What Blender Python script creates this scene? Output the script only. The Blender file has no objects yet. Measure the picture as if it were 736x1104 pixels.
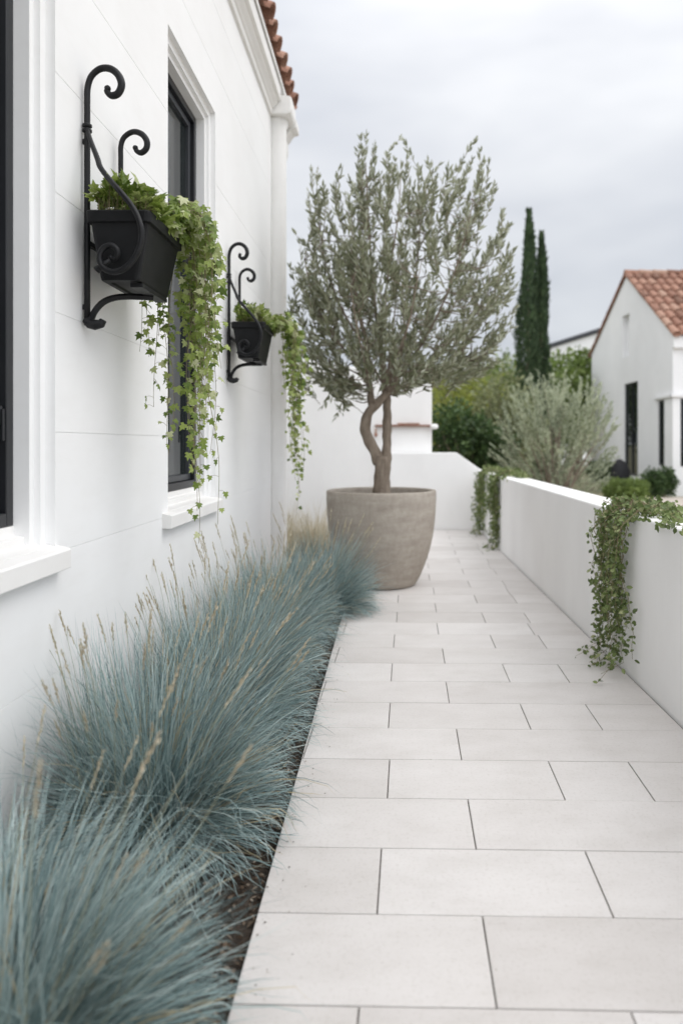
import bpy, math, random
import numpy as np
from mathutils import Vector

random.seed(7)
RNG = np.random.default_rng(7)
SC = bpy.context.scene
COL = SC.collection
R = math.radians

# ------------------------------------------------------------------ camera
FPX, CX, CY, CAMH = 785.0, 421.0, 479.0, 1.22      # focal length / vanishing point in photo pixels


def P(px, py, y):
    """a point of the photograph at depth y, in metres"""
    return ((px - CX) / FPX * y, y, CAMH - (py - CY) / FPX * y)


cam = bpy.data.cameras.new('camera')
cam.sensor_fit = 'VERTICAL'
cam.sensor_height = 36.0
cam.lens = 36.0 * FPX / 1104.0
cam.shift_x = -(CX - 368.0) / 1104.0
cam.shift_y = -(552.0 - CY) / 1104.0
cam.clip_start = 0.05
cam.clip_end = 2000.0
cam.dof.use_dof = True
cam.dof.focus_distance = 2.95
cam.dof.aperture_fstop = (cam.lens / 1000.0) / 0.0158
co = bpy.data.objects.new('camera', cam)
COL.objects.link(co)
co.location = (0, 0, CAMH)
co.rotation_euler = (R(90), 0, 0)
SC.camera = co


# ------------------------------------------------------------------ materials
def new_mat(name):
    m = bpy.data.materials.new(name)
    m.use_nodes = True
    nt = m.node_tree
    return m, nt, nt.nodes['Principled BSDF'], nt.nodes['Material Output']


def ramp(nt, stops):
    n = nt.nodes.new('ShaderNodeValToRGB')
    e = n.color_ramp.elements
    while len(e) < len(stops):
        e.new(0.5)
    for k, (p, c) in enumerate(stops):
        e[k].position = p
        e[k].color = (c[0], c[1], c[2], 1)
    return n


def noise(nt, scale, detail=6, rough=0.6, stretch=None, coord='Object'):
    tc = nt.nodes.new('ShaderNodeTexCoord')
    n = nt.nodes.new('ShaderNodeTexNoise')
    n.inputs['Scale'].default_value = scale
    n.inputs['Detail'].default_value = detail
    n.inputs['Roughness'].default_value = rough
    src = tc.outputs[coord]
    if stretch:
        mp = nt.nodes.new('ShaderNodeMapping')
        mp.inputs['Scale'].default_value = stretch
        nt.links.new(src, mp.inputs['Vector'])
        src = mp.outputs['Vector']
    nt.links.new(src, n.inputs['Vector'])
    return n


def add_bump(nt, bsdf, tex_out, strength, dist):
    b = nt.nodes.new('ShaderNodeBump')
    b.inputs['Strength'].default_value = strength
    b.inputs['Distance'].default_value = dist
    nt.links.new(tex_out, b.inputs['Height'])
    nt.links.new(b.outputs['Normal'], bsdf.inputs['Normal'])
    return b


def mixc(nt, a, b, fac, mode='MIX'):
    m = nt.nodes.new('ShaderNodeMix')
    m.data_type = 'RGBA'
    m.blend_type = mode
    for key, v in (('A', a), ('B', b)):
        sock = [s for s in m.inputs if s.name == key and s.type == 'RGBA'][0]
        if hasattr(v, 'is_linked') or hasattr(v, 'links'):
            nt.links.new(v, sock)
        else:
            sock.default_value = (*v, 1)
    f = m.inputs[0]
    if hasattr(fac, 'links'):
        nt.links.new(fac, f)
    else:
        f.default_value = fac
    return [s for s in m.outputs if s.type == 'RGBA'][0]


def surf(name, c1, c2, scale=4.0, rough=0.7, bump=0.15, bscale=60, bdist=0.004, stretch=None, spec=0.3, bdetail=5):
    m, nt, b, o = new_mat(name)
    n = noise(nt, scale, 7, 0.62, stretch)
    r = ramp(nt, [(0.3, c1), (0.7, c2)])
    nt.links.new(n.outputs['Fac'], r.inputs['Fac'])
    nt.links.new(r.outputs['Color'], b.inputs['Base Color'])
    b.inputs['Roughness'].default_value = rough
    b.inputs['Specular IOR Level'].default_value = spec
    if bump:
        n2 = noise(nt, bscale, bdetail, 0.6)
        add_bump(nt, b, n2.outputs['Fac'], bump, bdist)
    return m


def leafmat(name, stops, rough=0.45, trans=0.3, transcol=None, spec=0.4, cloudy=None):
    """leaves: each leaf its own tone from the ramp, light passes through a little"""
    m, nt, b, o = new_mat(name)
    g = nt.nodes.new('ShaderNodeNewGeometry')
    r = ramp(nt, stops)
    src = g.outputs['Random Per Island']
    nt.links.new(src, r.inputs['Fac'])
    col = r.outputs['Color']
    if cloudy:
        n = noise(nt, cloudy, 3, 0.5)
        rr = ramp(nt, [(0.3, (0.72, 0.74, 0.72)), (0.7, (1.25, 1.22, 1.15))])
        nt.links.new(n.outputs['Fac'], rr.inputs['Fac'])
        col = mixc(nt, col, rr.outputs['Color'], 1.0, 'MULTIPLY')
    nt.links.new(col, b.inputs['Base Color'])
    b.inputs['Roughness'].default_value = rough
    b.inputs['Specular IOR Level'].default_value = spec
    t = nt.nodes.new('ShaderNodeBsdfTranslucent')
    if transcol:
        t.inputs['Color'].default_value = (*transcol, 1)
    else:
        nt.links.new(col, t.inputs['Color'])
    ms = nt.nodes.new('ShaderNodeMixShader')
    ms.inputs[0].default_value = trans
    nt.links.new(b.outputs[0], ms.inputs[1])
    nt.links.new(t.outputs[0], ms.inputs[2])
    nt.links.new(ms.outputs[0], o.inputs['Surface'])
    return m


M = {}


def make_materials():
    # white rendered boards of the near house
    m, nt, b, o = new_mat('white_render')
    n = noise(nt, 1.6, 8, 0.6)
    r = ramp(nt, [(0.25, (0.82, 0.815, 0.805)), (0.75, (0.885, 0.885, 0.88))])
    nt.links.new(n.outputs['Fac'], r.inputs['Fac'])
    n3 = noise(nt, 9.0, 8, 0.7, (0.6, 0.35, 1.6))
    r3 = ramp(nt, [(0.25, (0.975, 0.972, 0.968)), (0.5, (1, 1, 1))])
    nt.links.new(n3.outputs['Fac'], r3.inputs['Fac'])
    nt.links.new(mixc(nt, r.outputs['Color'], r3.outputs['Color'], 1.0, 'MULTIPLY'), b.inputs['Base Color'])
    b.inputs['Roughness'].default_value = 0.72
    b.inputs['Specular IOR Level'].default_value = 0.25
    n2 = noise(nt, 90, 6, 0.65, (0.5, 0.5, 1.0))
    add_bump(nt, b, n2.outputs['Fac'], 0.10, 0.004)
    M['white'] = m
    M['trim'] = surf('white_trim_paint', (0.79, 0.775, 0.75), (0.85, 0.84, 0.82), 3, 0.5, 0.05, 50, 0.002)
    M['parapet'] = surf('white_wall_paint', (0.81, 0.80, 0.79), (0.88, 0.875, 0.865), 1.7, 0.75, 0.12, 45, 0.004,
                        (1, 1, 0.45))
    M['farwhite'] = surf('far_white_paint', (0.74, 0.74, 0.74), (0.82, 0.82, 0.82), 0.8, 0.8, 0.1, 20, 0.01)
    M['black'] = surf('black_iron', (0.005, 0.0052, 0.006), (0.012, 0.0125, 0.014), 30, 0.45, 0.25, 120, 0.0015, None, 0.3)
    M['plastic'] = surf('black_planter_resin', (0.007, 0.0075, 0.008), (0.014, 0.0145, 0.0155), 9, 0.5, 0.10, 200, 0.001, None, 0.2)
    M['frame'] = surf('black_window_frame', (0.007, 0.008, 0.010), (0.012, 0.013, 0.016), 5, 0.35, 0, spec=0.5)
    M['sash'] = surf('charcoal_sash', (0.035, 0.038, 0.043), (0.05, 0.053, 0.06), 5, 0.35, 0, spec=0.5)
    m, nt, b, o = new_mat('dark_window_glass')
    b.inputs['Base Color'].default_value = (0.012, 0.016, 0.016, 1)
    b.inputs['Roughness'].default_value = 0.02
    b.inputs['Specular IOR Level'].default_value = 0.35
    M['glass'] = m
    # terracotta, every tile its own tone
    m, nt, b, o = new_mat('terracotta_tiles')
    g = nt.nodes.new('ShaderNodeNewGeometry')
    r = ramp(nt, [(0.0, (0.17, 0.085, 0.055)), (0.35, (0.28, 0.14, 0.095)), (0.7, (0.37, 0.20, 0.14)), (1.0, (0.42, 0.27, 0.20))])
    nt.links.new(g.outputs['Random Per Island'], r.inputs['Fac'])
    n = noise(nt, 14, 7, 0.7)
    r2 = ramp(nt, [(0.3, (0.6, 0.58, 0.55)), (0.7, (1.15, 1.15, 1.15))])
    nt.links.new(n.outputs['Fac'], r2.inputs['Fac'])
    nt.links.new(mixc(nt, r.outputs['Color'], r2.outputs['Color'], 1.0, 'MULTIPLY'), b.inputs['Base Color'])
    b.inputs['Roughness'].default_value = 0.8
    add_bump(nt, b, noise(nt, 60, 6, 0.6).outputs['Fac'], 0.3, 0.005)
    M['tile'] = m
    # pale porcelain paving
    m, nt, b, o = new_mat('pale_stone_paving')
    g = nt.nodes.new('ShaderNodeNewGeometry')
    r = ramp(nt, [(0.0, (0.562, 0.535, 0.516)), (0.5, (0.612, 0.586, 0.568)), (1.0, (0.648, 0.624, 0.608))])
    nt.links.new(g.outputs['Random Per Island'], r.inputs['Fac'])
    n = noise(nt, 3.2, 9, 0.66, (1, 1.8, 1))
    r2 = ramp(nt, [(0.28, (0.89, 0.88, 0.865)), (0.5, (0.98, 0.975, 0.97)), (0.72, (1.045, 1.045, 1.045))])
    nt.links.new(n.outputs['Fac'], r2.inputs['Fac'])
    c = mixc(nt, r.outputs['Color'], r2.outputs['Color'], 1.0, 'MULTIPLY')
    n4 = noise(nt, 85, 4, 0.7)
    r4 = ramp(nt, [(0.30, (0.86, 0.85, 0.83)), (0.48, (1, 1, 1))])
    nt.links.new(n4.outputs['Fac'], r4.inputs['Fac'])
    c = mixc(nt, c, r4.outputs['Color'], 0.8, 'MULTIPLY')
    # a few dark flecks of dirt
    v = nt.nodes.new('ShaderNodeTexVoronoi')
    v.inputs['Scale'].default_value = 5.5
    tc = nt.nodes.new('ShaderNodeTexCoord')
    nt.links.new(tc.outputs['Object'], v.inputs['Vector'])
    r5 = ramp(nt, [(0.012, (0.55, 0.5, 0.45)), (0.022, (1, 1, 1))])
    nt.links.new(v.outputs['Distance'], r5.inputs['Fac'])
    c = mixc(nt, c, r5.outputs['Color'], 0.6, 'MULTIPLY')
    nt.links.new(c, b.inputs['Base Color'])
    b.inputs['Roughness'].default_value = 0.55
    b.inputs['Specular IOR Level'].default_value = 0.3
    add_bump(nt, b, noise(nt, 130, 6, 0.65).outputs['Fac'], 0.12, 0.002)
    M['paving'] = m
    M['grout'] = surf('dark_joint', (0.09, 0.082, 0.075), (0.20, 0.185, 0.165), 30, 0.9, 0.2, 200, 0.002)
    M['soil'] = surf('dark_soil', (0.028, 0.021, 0.016), (0.085, 0.065, 0.05), 45, 0.95, 0.9, 110, 0.02)
    M['mulch'] = leafmat('bark_and_gravel_chips', [(0.0, (0.03, 0.022, 0.016)), (0.5, (0.085, 0.06, 0.042)),
                                                    (0.85, (0.15, 0.115, 0.085)), (1.0, (0.30, 0.26, 0.21))], 0.9, 0.0, spec=0.1)
    # weathered taupe concrete pot
    m, nt, b, o = new_mat('taupe_concrete')
    n = noise(nt, 5.0, 9, 0.68, (0.8, 0.8, 3.0))
    r = ramp(nt, [(0.25, (0.30, 0.262, 0.22)), (0.5, (0.385, 0.342, 0.292)), (0.75, (0.47, 0.425, 0.37))])
    nt.links.new(n.outputs['Fac'], r.inputs['Fac'])
    n2 = noise(nt, 26, 8, 0.7, (1, 1, 0.5))
    r2 = ramp(nt, [(0.3, (0.86, 0.85, 0.84)), (0.6, (1.03, 1.03, 1.03))])
    nt.links.new(n2.outputs['Fac'], r2.inputs['Fac'])
    nt.links.new(mixc(nt, r.outputs['Color'], r2.outputs['Color'], 1.0, 'MULTIPLY'), b.inputs['Base Color'])
    b.inputs['Roughness'].default_value = 0.85
    b.inputs['Specular IOR Level'].default_value = 0.2
    add_bump(nt, b, noise(nt, 40, 8, 0.7, (1, 1, 2.5)).outputs['Fac'], 0.25, 0.006)
    M['pot'] = m
    M['bark'] = surf('olive_bark', (0.16, 0.125, 0.095), (0.32, 0.265, 0.21), 22, 0.9, 0.9, 50, 0.012, (1, 1, 0.3), 0.15)
    M['stem'] = surf('ivy_stem', (0.17, 0.13, 0.075), (0.26, 0.23, 0.13), 20, 0.7, 0)
    M['olive'] = leafmat('olive_leaf', [(0.0, (0.17, 0.185, 0.105)), (0.45, (0.27, 0.285, 0.18)), (0.72, (0.37, 0.385, 0.275)),
                                        (1.0, (0.52, 0.54, 0.44))], 0.42, 0.42, spec=0.5)
    M['ivy'] = leafmat('ivy_leaf', [(0.0, (0.09, 0.145, 0.025)), (0.35, (0.18, 0.25, 0.045)), (0.65, (0.29, 0.36, 0.085)),
                                    (0.86, (0.36, 0.42, 0.16)), (1.0, (0.56, 0.57, 0.36))], 0.42, 0.28, spec=0.4)
    M['creeper'] = leafmat('creeper_leaf', [(0.0, (0.07, 0.10, 0.028)), (0.5, (0.13, 0.18, 0.055)), (0.85, (0.21, 0.265, 0.095)),
                                            (1.0, (0.40, 0.42, 0.22))], 0.42, 0.3, spec=0.4)
    M['blue'] = leafmat('blue_grass_blade', [(0.0, (0.09, 0.145, 0.15)), (0.4, (0.25, 0.345, 0.342)), (0.75, (0.41, 0.51, 0.495)),
                                             (0.93, (0.52, 0.60, 0.58)), (0.94, (0.40, 0.33, 0.20)), (1.0, (0.52, 0.45, 0.30))], 0.5, 0.24, spec=0.4)
    M['straw'] = leafmat('straw_seed_head', [(0.0, (0.42, 0.35, 0.24)), (0.6, (0.58, 0.51, 0.38)), (1.0, (0.70, 0.64, 0.50))], 0.7, 0.2)
    M['stalk'] = surf('grass_stalk', (0.20, 0.225, 0.16), (0.33, 0.31, 0.20), 12, 0.6, 0)
    M['tan'] = leafmat('tan_grass_blade', [(0.0, (0.42, 0.36, 0.25)), (0.6, (0.60, 0.54, 0.41)), (1.0, (0.70, 0.65, 0.52))], 0.7, 0.45)
    M['cypress'] = leafmat('cypress_foliage', [(0.0, (0.022, 0.043, 0.018)), (0.6, (0.048, 0.085, 0.036)), (1.0, (0.085, 0.13, 0.06))], 0.6, 0.12, cloudy=2.5)
    M['green'] = leafmat('mid_green_leaf', [(0.0, (0.09, 0.135, 0.035)), (0.6, (0.165, 0.235, 0.06)), (1.0, (0.25, 0.32, 0.10))], 0.5, 0.25, cloudy=1.5)
    M['lime'] = leafmat('yellow_green_leaf', [(0.0, (0.17, 0.20, 0.045)), (0.6, (0.29, 0.33, 0.075)), (1.0, (0.38, 0.41, 0.12))], 0.5, 0.4, cloudy=1.5)
    M['dark'] = leafmat('dark_green_leaf', [(0.0, (0.03, 0.06, 0.02)), (0.6, (0.065, 0.115, 0.04)), (1.0, (0.12, 0.18, 0.065))], 0.45, 0.25, cloudy=1.8)
    M['sage'] = leafmat('sage_leaf', [(0.0, (0.23, 0.265, 0.175)), (0.5, (0.36, 0.40, 0.29)), (1.0, (0.50, 0.54, 0.42))], 0.55, 0.35, cloudy=1.6)
    M['hazy'] = leafmat('dull_olive_leaf', [(0.0, (0.14, 0.16, 0.085)), (0.6, (0.24, 0.265, 0.14)), (1.0, (0.32, 0.345, 0.20))], 0.6, 0.35, cloudy=1.0)
    M['drive'] = surf('beige_gravel', (0.40, 0.35, 0.30), (0.52, 0.465, 0.41), 6, 0.9, 0.5, 90, 0.01)
    M['ground'] = surf('dry_ground', (0.16, 0.15, 0.09), (0.26, 0.24, 0.15), 0.35, 0.95, 0.5, 9, 0.05)
    M['char'] = surf('charcoal_cover', (0.010, 0.010, 0.012), (0.018, 0.018, 0.020), 12, 0.7, 0.4, 30, 0.01)
    M['room'] = surf('dim_room', (0.02, 0.02, 0.02), (0.03, 0.03, 0.03), 2, 0.9, 0)


make_materials()


# ------------------------------------------------------------------ mesh helpers
class MB:
    def __init__(self):
        self.v, self.f, self.n = [], [], 0

    def add(self, verts, faces):
        self.v.append(np.asarray(verts, float).reshape(-1, 3))
        self.f += [tuple(i + self.n for i in f) for f in faces]
        self.n += len(self.v[-1])
        return self

    def box(self, x0, x1, y0, y1, z0, z1):
        v = [(x, y, z) for x in (x0, x1) for y in (y0, y1) for z in (z0, z1)]
        return self.add(v, [(0, 1, 3, 2), (4, 6, 7, 5), (0, 4, 5, 1), (2, 3, 7, 6), (0, 2, 6, 4), (1, 5, 7, 3)])

    def prism(self, poly, axis, a, b):
        """extrude a polygon; axis 'y': poly is (x,z); axis 'z': (x,y); axis 'x': (y,z)"""
        def pt(p, t):
            return {'y': (p[0], t, p[1]), 'z': (p[0], p[1], t), 'x': (t, p[0], p[1])}[axis]
        n = len(poly)
        v = [pt(p, a) for p in poly] + [pt(p, b) for p in poly]
        f = [tuple(range(n))[::-1], tuple(range(n, 2 * n))]
        f += [(i, (i + 1) % n, n + (i + 1) % n, n + i) for i in range(n)]
        return self.add(v, f)

    def loft(self, loops, cap0=True, cap1=True):
        n = len(loops[0])
        v = [p for l in loops for p in l]
        f = []
        for k in range(len(loops) - 1):
            for i in range(n):
                j = (i + 1) % n
                f.append((k * n + i, k * n + j, (k + 1) * n + j, (k + 1) * n + i))
        if cap0:
            f.append(tuple(range(n))[::-1])
        if cap1:
            f.append(tuple(range((len(loops) - 1) * n, len(loops) * n)))
        return self.add(v, f)

    def tube(self, pts, rad, n=8, flat=1.0):
        pts = [Vector(p) for p in pts]
        if not hasattr(rad, '__len__'):
            rad = [rad] * len(pts)
        loops, ref = [], None
        for k, p in enumerate(pts):
            t = (pts[min(k + 1, len(pts) - 1)] - pts[max(k - 1, 0)]).normalized()
            if ref is None:
                ref = Vector((0, 1, 0)) if abs(t.y) < 0.8 else Vector((1, 0, 0))
            u = (ref - t * ref.dot(t)).normalized()
            ref = u
            w = t.cross(u)
            loops.append([p + (u * math.cos(a) * flat + w * math.sin(a)) * rad[k] for a in (2 * math.pi * i / n for i in range(n))])
        return self.loft(loops)

    def lathe(self, prof, cx, cy, n=48, cap0=True, cap1=True):
        loops = [[(cx + r * math.cos(2 * math.pi * i / n), cy + r * math.sin(2 * math.pi * i / n), z) for i in range(n)] for r, z in prof]
        return self.loft(loops, cap0, cap1)

    def build(self, name, mat, parent=None, smooth=False, bevel=0.0, seg=2):
        v = np.concatenate(self.v)
        if parent is not None:
            v = v - np.array(parent.matrix_world.translation if parent.parent is None else parent['_org'])
        me = bpy.data.meshes.new(name)
        me.from_pydata(v.tolist(), [], self.f)
        me.materials.append(mat)
        if smooth:
            me.polygons.foreach_set('use_smooth', [True] * len(me.polygons))
        me.update()
        o = bpy.data.objects.new(name, me)
        COL.objects.link(o)
        if parent is not None:
            o.parent = parent
        if bevel:
            b = o.modifiers.new('bevel', 'BEVEL')
            b.width = bevel
            b.segments = seg
            b.limit_method = 'ANGLE'
            b.angle_limit = R(40)
            if smooth:
                w = o.modifiers.new('wn', 'WEIGHTED_NORMAL')
                w.keep_sharp = False
        return o


def sub(mb, name, mat, part, **k):
    """a sub-part: a child of a part (parts sit at their thing's base)"""
    root = part.parent
    part['_org'] = list(root.location)
    o = mb.build(name, mat, part, **k)
    del part['_org']
    return o


def thing(name, label, cat, loc, group=None):
    o = bpy.data.objects.new(name, None)
    COL.objects.link(o)
    o.location = loc
    o.empty_display_size = 0.1
    o['label'], o['category'] = label, cat
    if group:
        o['group'] = group
    bpy.context.view_layer.update()
    return o


def tag(o, label, cat, group=None):
    o['label'], o['category'] = label, cat
    if group:
        o['group'] = group
    return o


def struct(o):
    o['kind'] = 'structure'
    return o


def copy_tree(o, parent=None):
    c = o.copy()
    COL.objects.link(c)
    if parent is not None:
        c.parent = parent
    for ch in list(o.children):
        copy_tree(ch, c)
    return c


def smooth_curve(pts, k=6):
    """Catmull-Rom through the points"""
    p = [np.array(q, float) for q in pts]
    p = [2 * p[0] - p[1]] + p + [2 * p[-1] - p[-2]]
    out = []
    for i in range(1, len(p) - 2):
        for j in range(k):
            t = j / k
            a, b, c, d = p[i - 1], p[i], p[i + 1], p[i + 2]
            out.append(0.5 * ((2 * b) + (-a + c) * t + (2 * a - 5 * b + 4 * c - d) * t * t + (-a + 3 * b - 3 * c + d) * t ** 3))
    out.append(p[-2])
    return out


def rrect(x0, x1, y0, y1, z, r, n=4):
    out = []
    for cx, cy, a0 in ((x1 - r, y1 - r, 0), (x0 + r, y1 - r, 90), (x0 + r, y0 + r, 180), (x1 - r, y0 + r, 270)):
        for i in range(n):
            a = R(a0 + 90 * i / (n - 1))
            out.append((cx + r * math.cos(a), cy + r * math.sin(a), z))
    return out


def unit(a):
    return a / np.maximum(np.linalg.norm(a, axis=-1, keepdims=True), 1e-9)


LANCE = (np.array([(0, 0, 0), (0.33, 0.5, 0.03), (0.62, 0.42, 0.03), (1, 0, -0.05), (0.62, -0.42, 0.03), (0.33, -0.5, 0.03)]),
         [(0, 1, 2, 3), (0, 3, 4, 5)])
OVAL = (np.array([(0, 0, 0), (0.25, 0.42, 0.04), (0.6, 0.5, 0.04), (1, 0, -0.06), (0.6, -0.5, 0.04), (0.25, -0.42, 0.04)]),
        [(0, 1, 2, 3), (0, 3, 4, 5)])
# five pointed ivy leaf; x along the midrib, y across
IVY = (np.array([(0.0, 0, 0.0), (-0.12, 0.26, -0.03), (0.10, 0.50, -0.09), (0.24, 0.26, 0.01), (0.52, 0.42, -0.06), (0.58, 0.16, 0.02),
                 (1.0, 0.0, -0.10), (0.58, -0.16, 0.02), (0.52, -0.42, -0.06), (0.24, -0.26, 0.01), (0.10, -0.50, -0.09), (-0.12, -0.26, -0.03), (0.42, 0, -0.03)]),
       [(0, 1, 2, 3), (0, 3, 12), (3, 4, 5, 12), (12, 5, 6), (12, 6, 7), (12, 7, 8, 9), (0, 12, 9), (0, 9, 10, 11)])


def leaves(mb, shape, pos, direc, nrm, length, width):
    """scatter leaf faces: pos (n,3), direction of the midrib, rough normal, sizes (n,)"""
    tv, tf = shape
    d = unit(direc)
    s = unit(np.cross(nrm, d))
    nn = np.cross(d, s)
    n = len(pos)
    v = (pos[:, None, :] + d[:, None, :] * (tv[None, :, 0:1] * length[:, None, None])
         + s[:, None, :] * (tv[None, :, 1:2] * width[:, None, None]) + nn[:, None, :] * (tv[None, :, 2:3] * length[:, None, None]))
    k = len(tv)
    faces = [tuple(i + b * k for i in f) for b in range(n) for f in tf]
    mb.add(v.reshape(-1, 3), faces)


def rdir(n, rng=RNG):
    return unit(rng.normal(size=(n, 3)))


# ------------------------------------------------------------------ world and light
SUN_EL, SUN_AZ = 52.0, 80.0     # light comes from the right and a little beyond the far wall
w = bpy.data.worlds.new('World')
SC.world = w
w.use_nodes = True
nt = w.node_tree
bg = nt.nodes['Background']
sky = nt.nodes.new('ShaderNodeTexSky')
sky.sky_type = 'NISHITA'
sky.sun_disc = False
sky.sun_elevation = R(SUN_EL)
sky.sun_rotation = R(SUN_AZ)
tc = nt.nodes.new('ShaderNodeTexCoord')
sep = nt.nodes.new('ShaderNodeSeparateXYZ')
nt.links.new(tc.outputs['Generated'], sep.inputs[0])
er = ramp(nt, [(0.0, (5.85, 6.1, 6.45)), (0.10, (6.0, 6.25, 6.6)), (0.28, (6.85, 7.05, 7.4)), (0.46, (8.1, 8.25, 8.6)), (0.62, (11.0, 11.0, 11.2)), (1.0, (14.4, 14.4, 14.4))])
nt.links.new(sep.outputs['Z'], er.inputs['Fac'])
mp = nt.nodes.new('ShaderNodeMapping')
mp.inputs['Scale'].default_value = (1.0, 1.0, 2.7)
mp.inputs['Rotation'].default_value = (0, R(7), 0)
nt.links.new(tc.outputs['Generated'], mp.inputs['Vector'])
cn = nt.nodes.new('ShaderNodeTexNoise')
cn.inputs['Scale'].default_value = 2.6
cn.inputs['Detail'].default_value = 3.5
cn.inputs['Roughness'].default_value = 0.5
cn.inputs['Distortion'].default_value = 0.15
nt.links.new(mp.outputs['Vector'], cn.inputs['Vector'])
cr = ramp(nt, [(0.30, (0.80, 0.82, 0.855)), (0.48, (0.96, 0.965, 0.975)), (0.66, (1.12, 1.115, 1.10))])
nt.links.new(cn.outputs['Fac'], cr.inputs['Fac'])
cloud = mixc(nt, er.outputs['Color'], cr.outputs['Color'], 1.0, 'MULTIPLY')
# unseen sky behind the camera is brightened to put more light on the walls
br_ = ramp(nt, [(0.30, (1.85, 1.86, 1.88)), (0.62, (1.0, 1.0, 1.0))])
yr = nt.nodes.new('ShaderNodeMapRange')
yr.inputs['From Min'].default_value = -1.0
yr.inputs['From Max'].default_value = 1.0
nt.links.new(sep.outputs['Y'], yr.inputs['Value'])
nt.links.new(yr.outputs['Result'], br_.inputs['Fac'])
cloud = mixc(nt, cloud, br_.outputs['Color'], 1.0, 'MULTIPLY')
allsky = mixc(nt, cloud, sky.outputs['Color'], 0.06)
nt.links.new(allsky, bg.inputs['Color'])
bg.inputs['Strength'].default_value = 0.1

sl = bpy.data.lights.new('sun', 'SUN')
sl.energy = 0.7
sl.angle = R(30)
sl.color = (1.0, 0.975, 0.945)
so = bpy.data.objects.new('sun', sl)
COL.objects.link(so)
dirv = Vector((math.sin(R(SUN_AZ)) * math.cos(R(SUN_EL)), math.cos(R(SUN_AZ)) * math.cos(R(SUN_EL)), math.sin(R(SUN_EL))))
so.rotation_euler = dirv.to_track_quat('Z', 'Y').to_euler()
so.location = (6, 4, 12)

SC.view_settings.view_transform = 'Standard'
SC.view_settings.look = 'None'
SC.view_settings.exposure = 0.19
SC.view_settings.gamma = 1.0
SC.view_settings.use_curve_mapping = False
SC.cycles.max_bounces = 8
SC.cycles.transparent_max_bounces = 8
SC.cycles.use_denoising = True

# ------------------------------------------------------------------ ground, bed, path, drive
WALLX, PL, PR = -1.10, -0.345, 1.26
g = MB()
g.add([(-400, -60, -0.08), (400, -60, -0.08), (400, 700, -0.08), (-400, 700, -0.08)], [(0, 1, 2, 3)])
struct(g.build('ground', M['ground']))
g = MB()
g.box(-2.4, PL, -3.0, 10.35, -0.07, -0.025)
struct(g.build('soil', M['soil']))
g = MB()
g.box(1.52, 30, -3, 17.2, -0.07, -0.03)
struct(g.build('driveway', M['drive']))

A = 0.024   # the paving runs a hair askew to the walls


def clip(poly, f):
    out = []
    for i in range(len(poly)):
        a, b = poly[i], poly[(i + 1) % len(poly)]
        fa, fb = f(a), f(b)
        if fa >= 0:
            out.append(a)
        if (fa >= 0) != (fb >= 0):
            t = fa / (fa - fb)
            out.append((a[0] + t * (b[0] - a[0]), a[1] + t * (b[1] - a[1])))
    return out


mb = MB()
D, gap = 0.31, 0.0020
for r in range(-16, 28):
    v0, v1 = r * D, (r + 1) * D
    yc = 2.2 + v0
    if r % 2 != 0:
        js = [-1.25, -0.64, -0.03, 0.58, 0.885, 1.6]
        if r == -3:
            js = [-1.25, -0.64, -0.045, 0.54, 1.14, 1.6]
    else:
        js = [-0.96, -0.36, 0.255, 1.23 + 0.3, 1.9]
        if r % 4 == 0 and r > 4:
            js = [-0.96, -0.36, 0.255, 0.87, 1.9]
    jit = random.uniform(-0.012, 0.012)
    left = PL if yc < 5.7 else -0.62
    for a, b in zip(js[:-1], js[1:]):
        a, b = a + jit, b + jit
        q = [(a + gap, v0 + gap), (b - gap, v0 + gap), (b - gap, v1 - gap), (a + gap, v1 - gap)]
        q = [(u * math.cos(A) + v * math.sin(A), 2.2 - u * math.sin(A) + v * math.cos(A)) for u, v in q]
        q = clip(q, lambda p: p[0] - left)
        q = clip(q, lambda p: PR - 0.009 - p[0])
        q = clip(q, lambda p: 10.38 - p[1])
        if len(q) < 3:
            continue
        c = (sum(p[0] for p in q) / len(q), sum(p[1] for p in q) / len(q))
        ins = [(p[0] + 0.0022 * (c[0] - p[0]) / max(math.dist(p, c), 1e-6), p[1] + 0.0022 * (c[1] - p[1]) / max(math.dist(p, c), 1e-6)) for p in q]
        h = random.uniform(-0.0006, 0.0006)
        mb.loft([[(p[0], p[1], -0.03) for p in q], [(p[0], p[1], -0.0012 + h) for p in q], [(p[0], p[1], h) for p in ins]], cap0=False)
path = struct(mb.build('path', M['paving']))
g = MB()
g.box(PL + 0.003, PR, -3.0, 5.71, -0.06, -0.007)
g.box(-0.617, PR, 5.712, 10.37, -0.06, -0.007)
struct(g.build('path_bedding', M['grout']))

# chips of bark and gravel on the soil: nobody could count them
n = 5200
pos = np.column_stack([RNG.uniform(WALLX, PL - 0.006, n), RNG.uniform(0.6, 6.2, n), RNG.uniform(-0.026, -0.012, n)])
near = int(n * 0.62)
pos[:near, 0] = PL - 0.006 - np.abs(RNG.normal(0, 0.09, near))
mb = MB()
leaves(mb, OVAL, pos, rdir(n) * np.array([1, 1, 0.35]), rdir(n) * np.array([0.6, 0.6, 1]), RNG.uniform(0.007, 0.024, n), RNG.uniform(0.005, 0.012, n))
n = 110
pos = np.column_stack([PL + np.abs(RNG.normal(0, 0.05, n)), RNG.uniform(1.2, 5.6, n), np.full(n, 0.003)])
leaves(mb, OVAL, pos, rdir(n) * np.array([1, 1, 0.1]), rdir(n) * 0.2 + np.array([0, 0, 1.0]), RNG.uniform(0.003, 0.010, n), RNG.uniform(0.002, 0.006, n))
o = mb.build('mulch', M['mulch'])
o['kind'] = 'stuff'
tag(o, 'brown bark and gravel chips on the soil under the blue grass', 'mulch')

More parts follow.
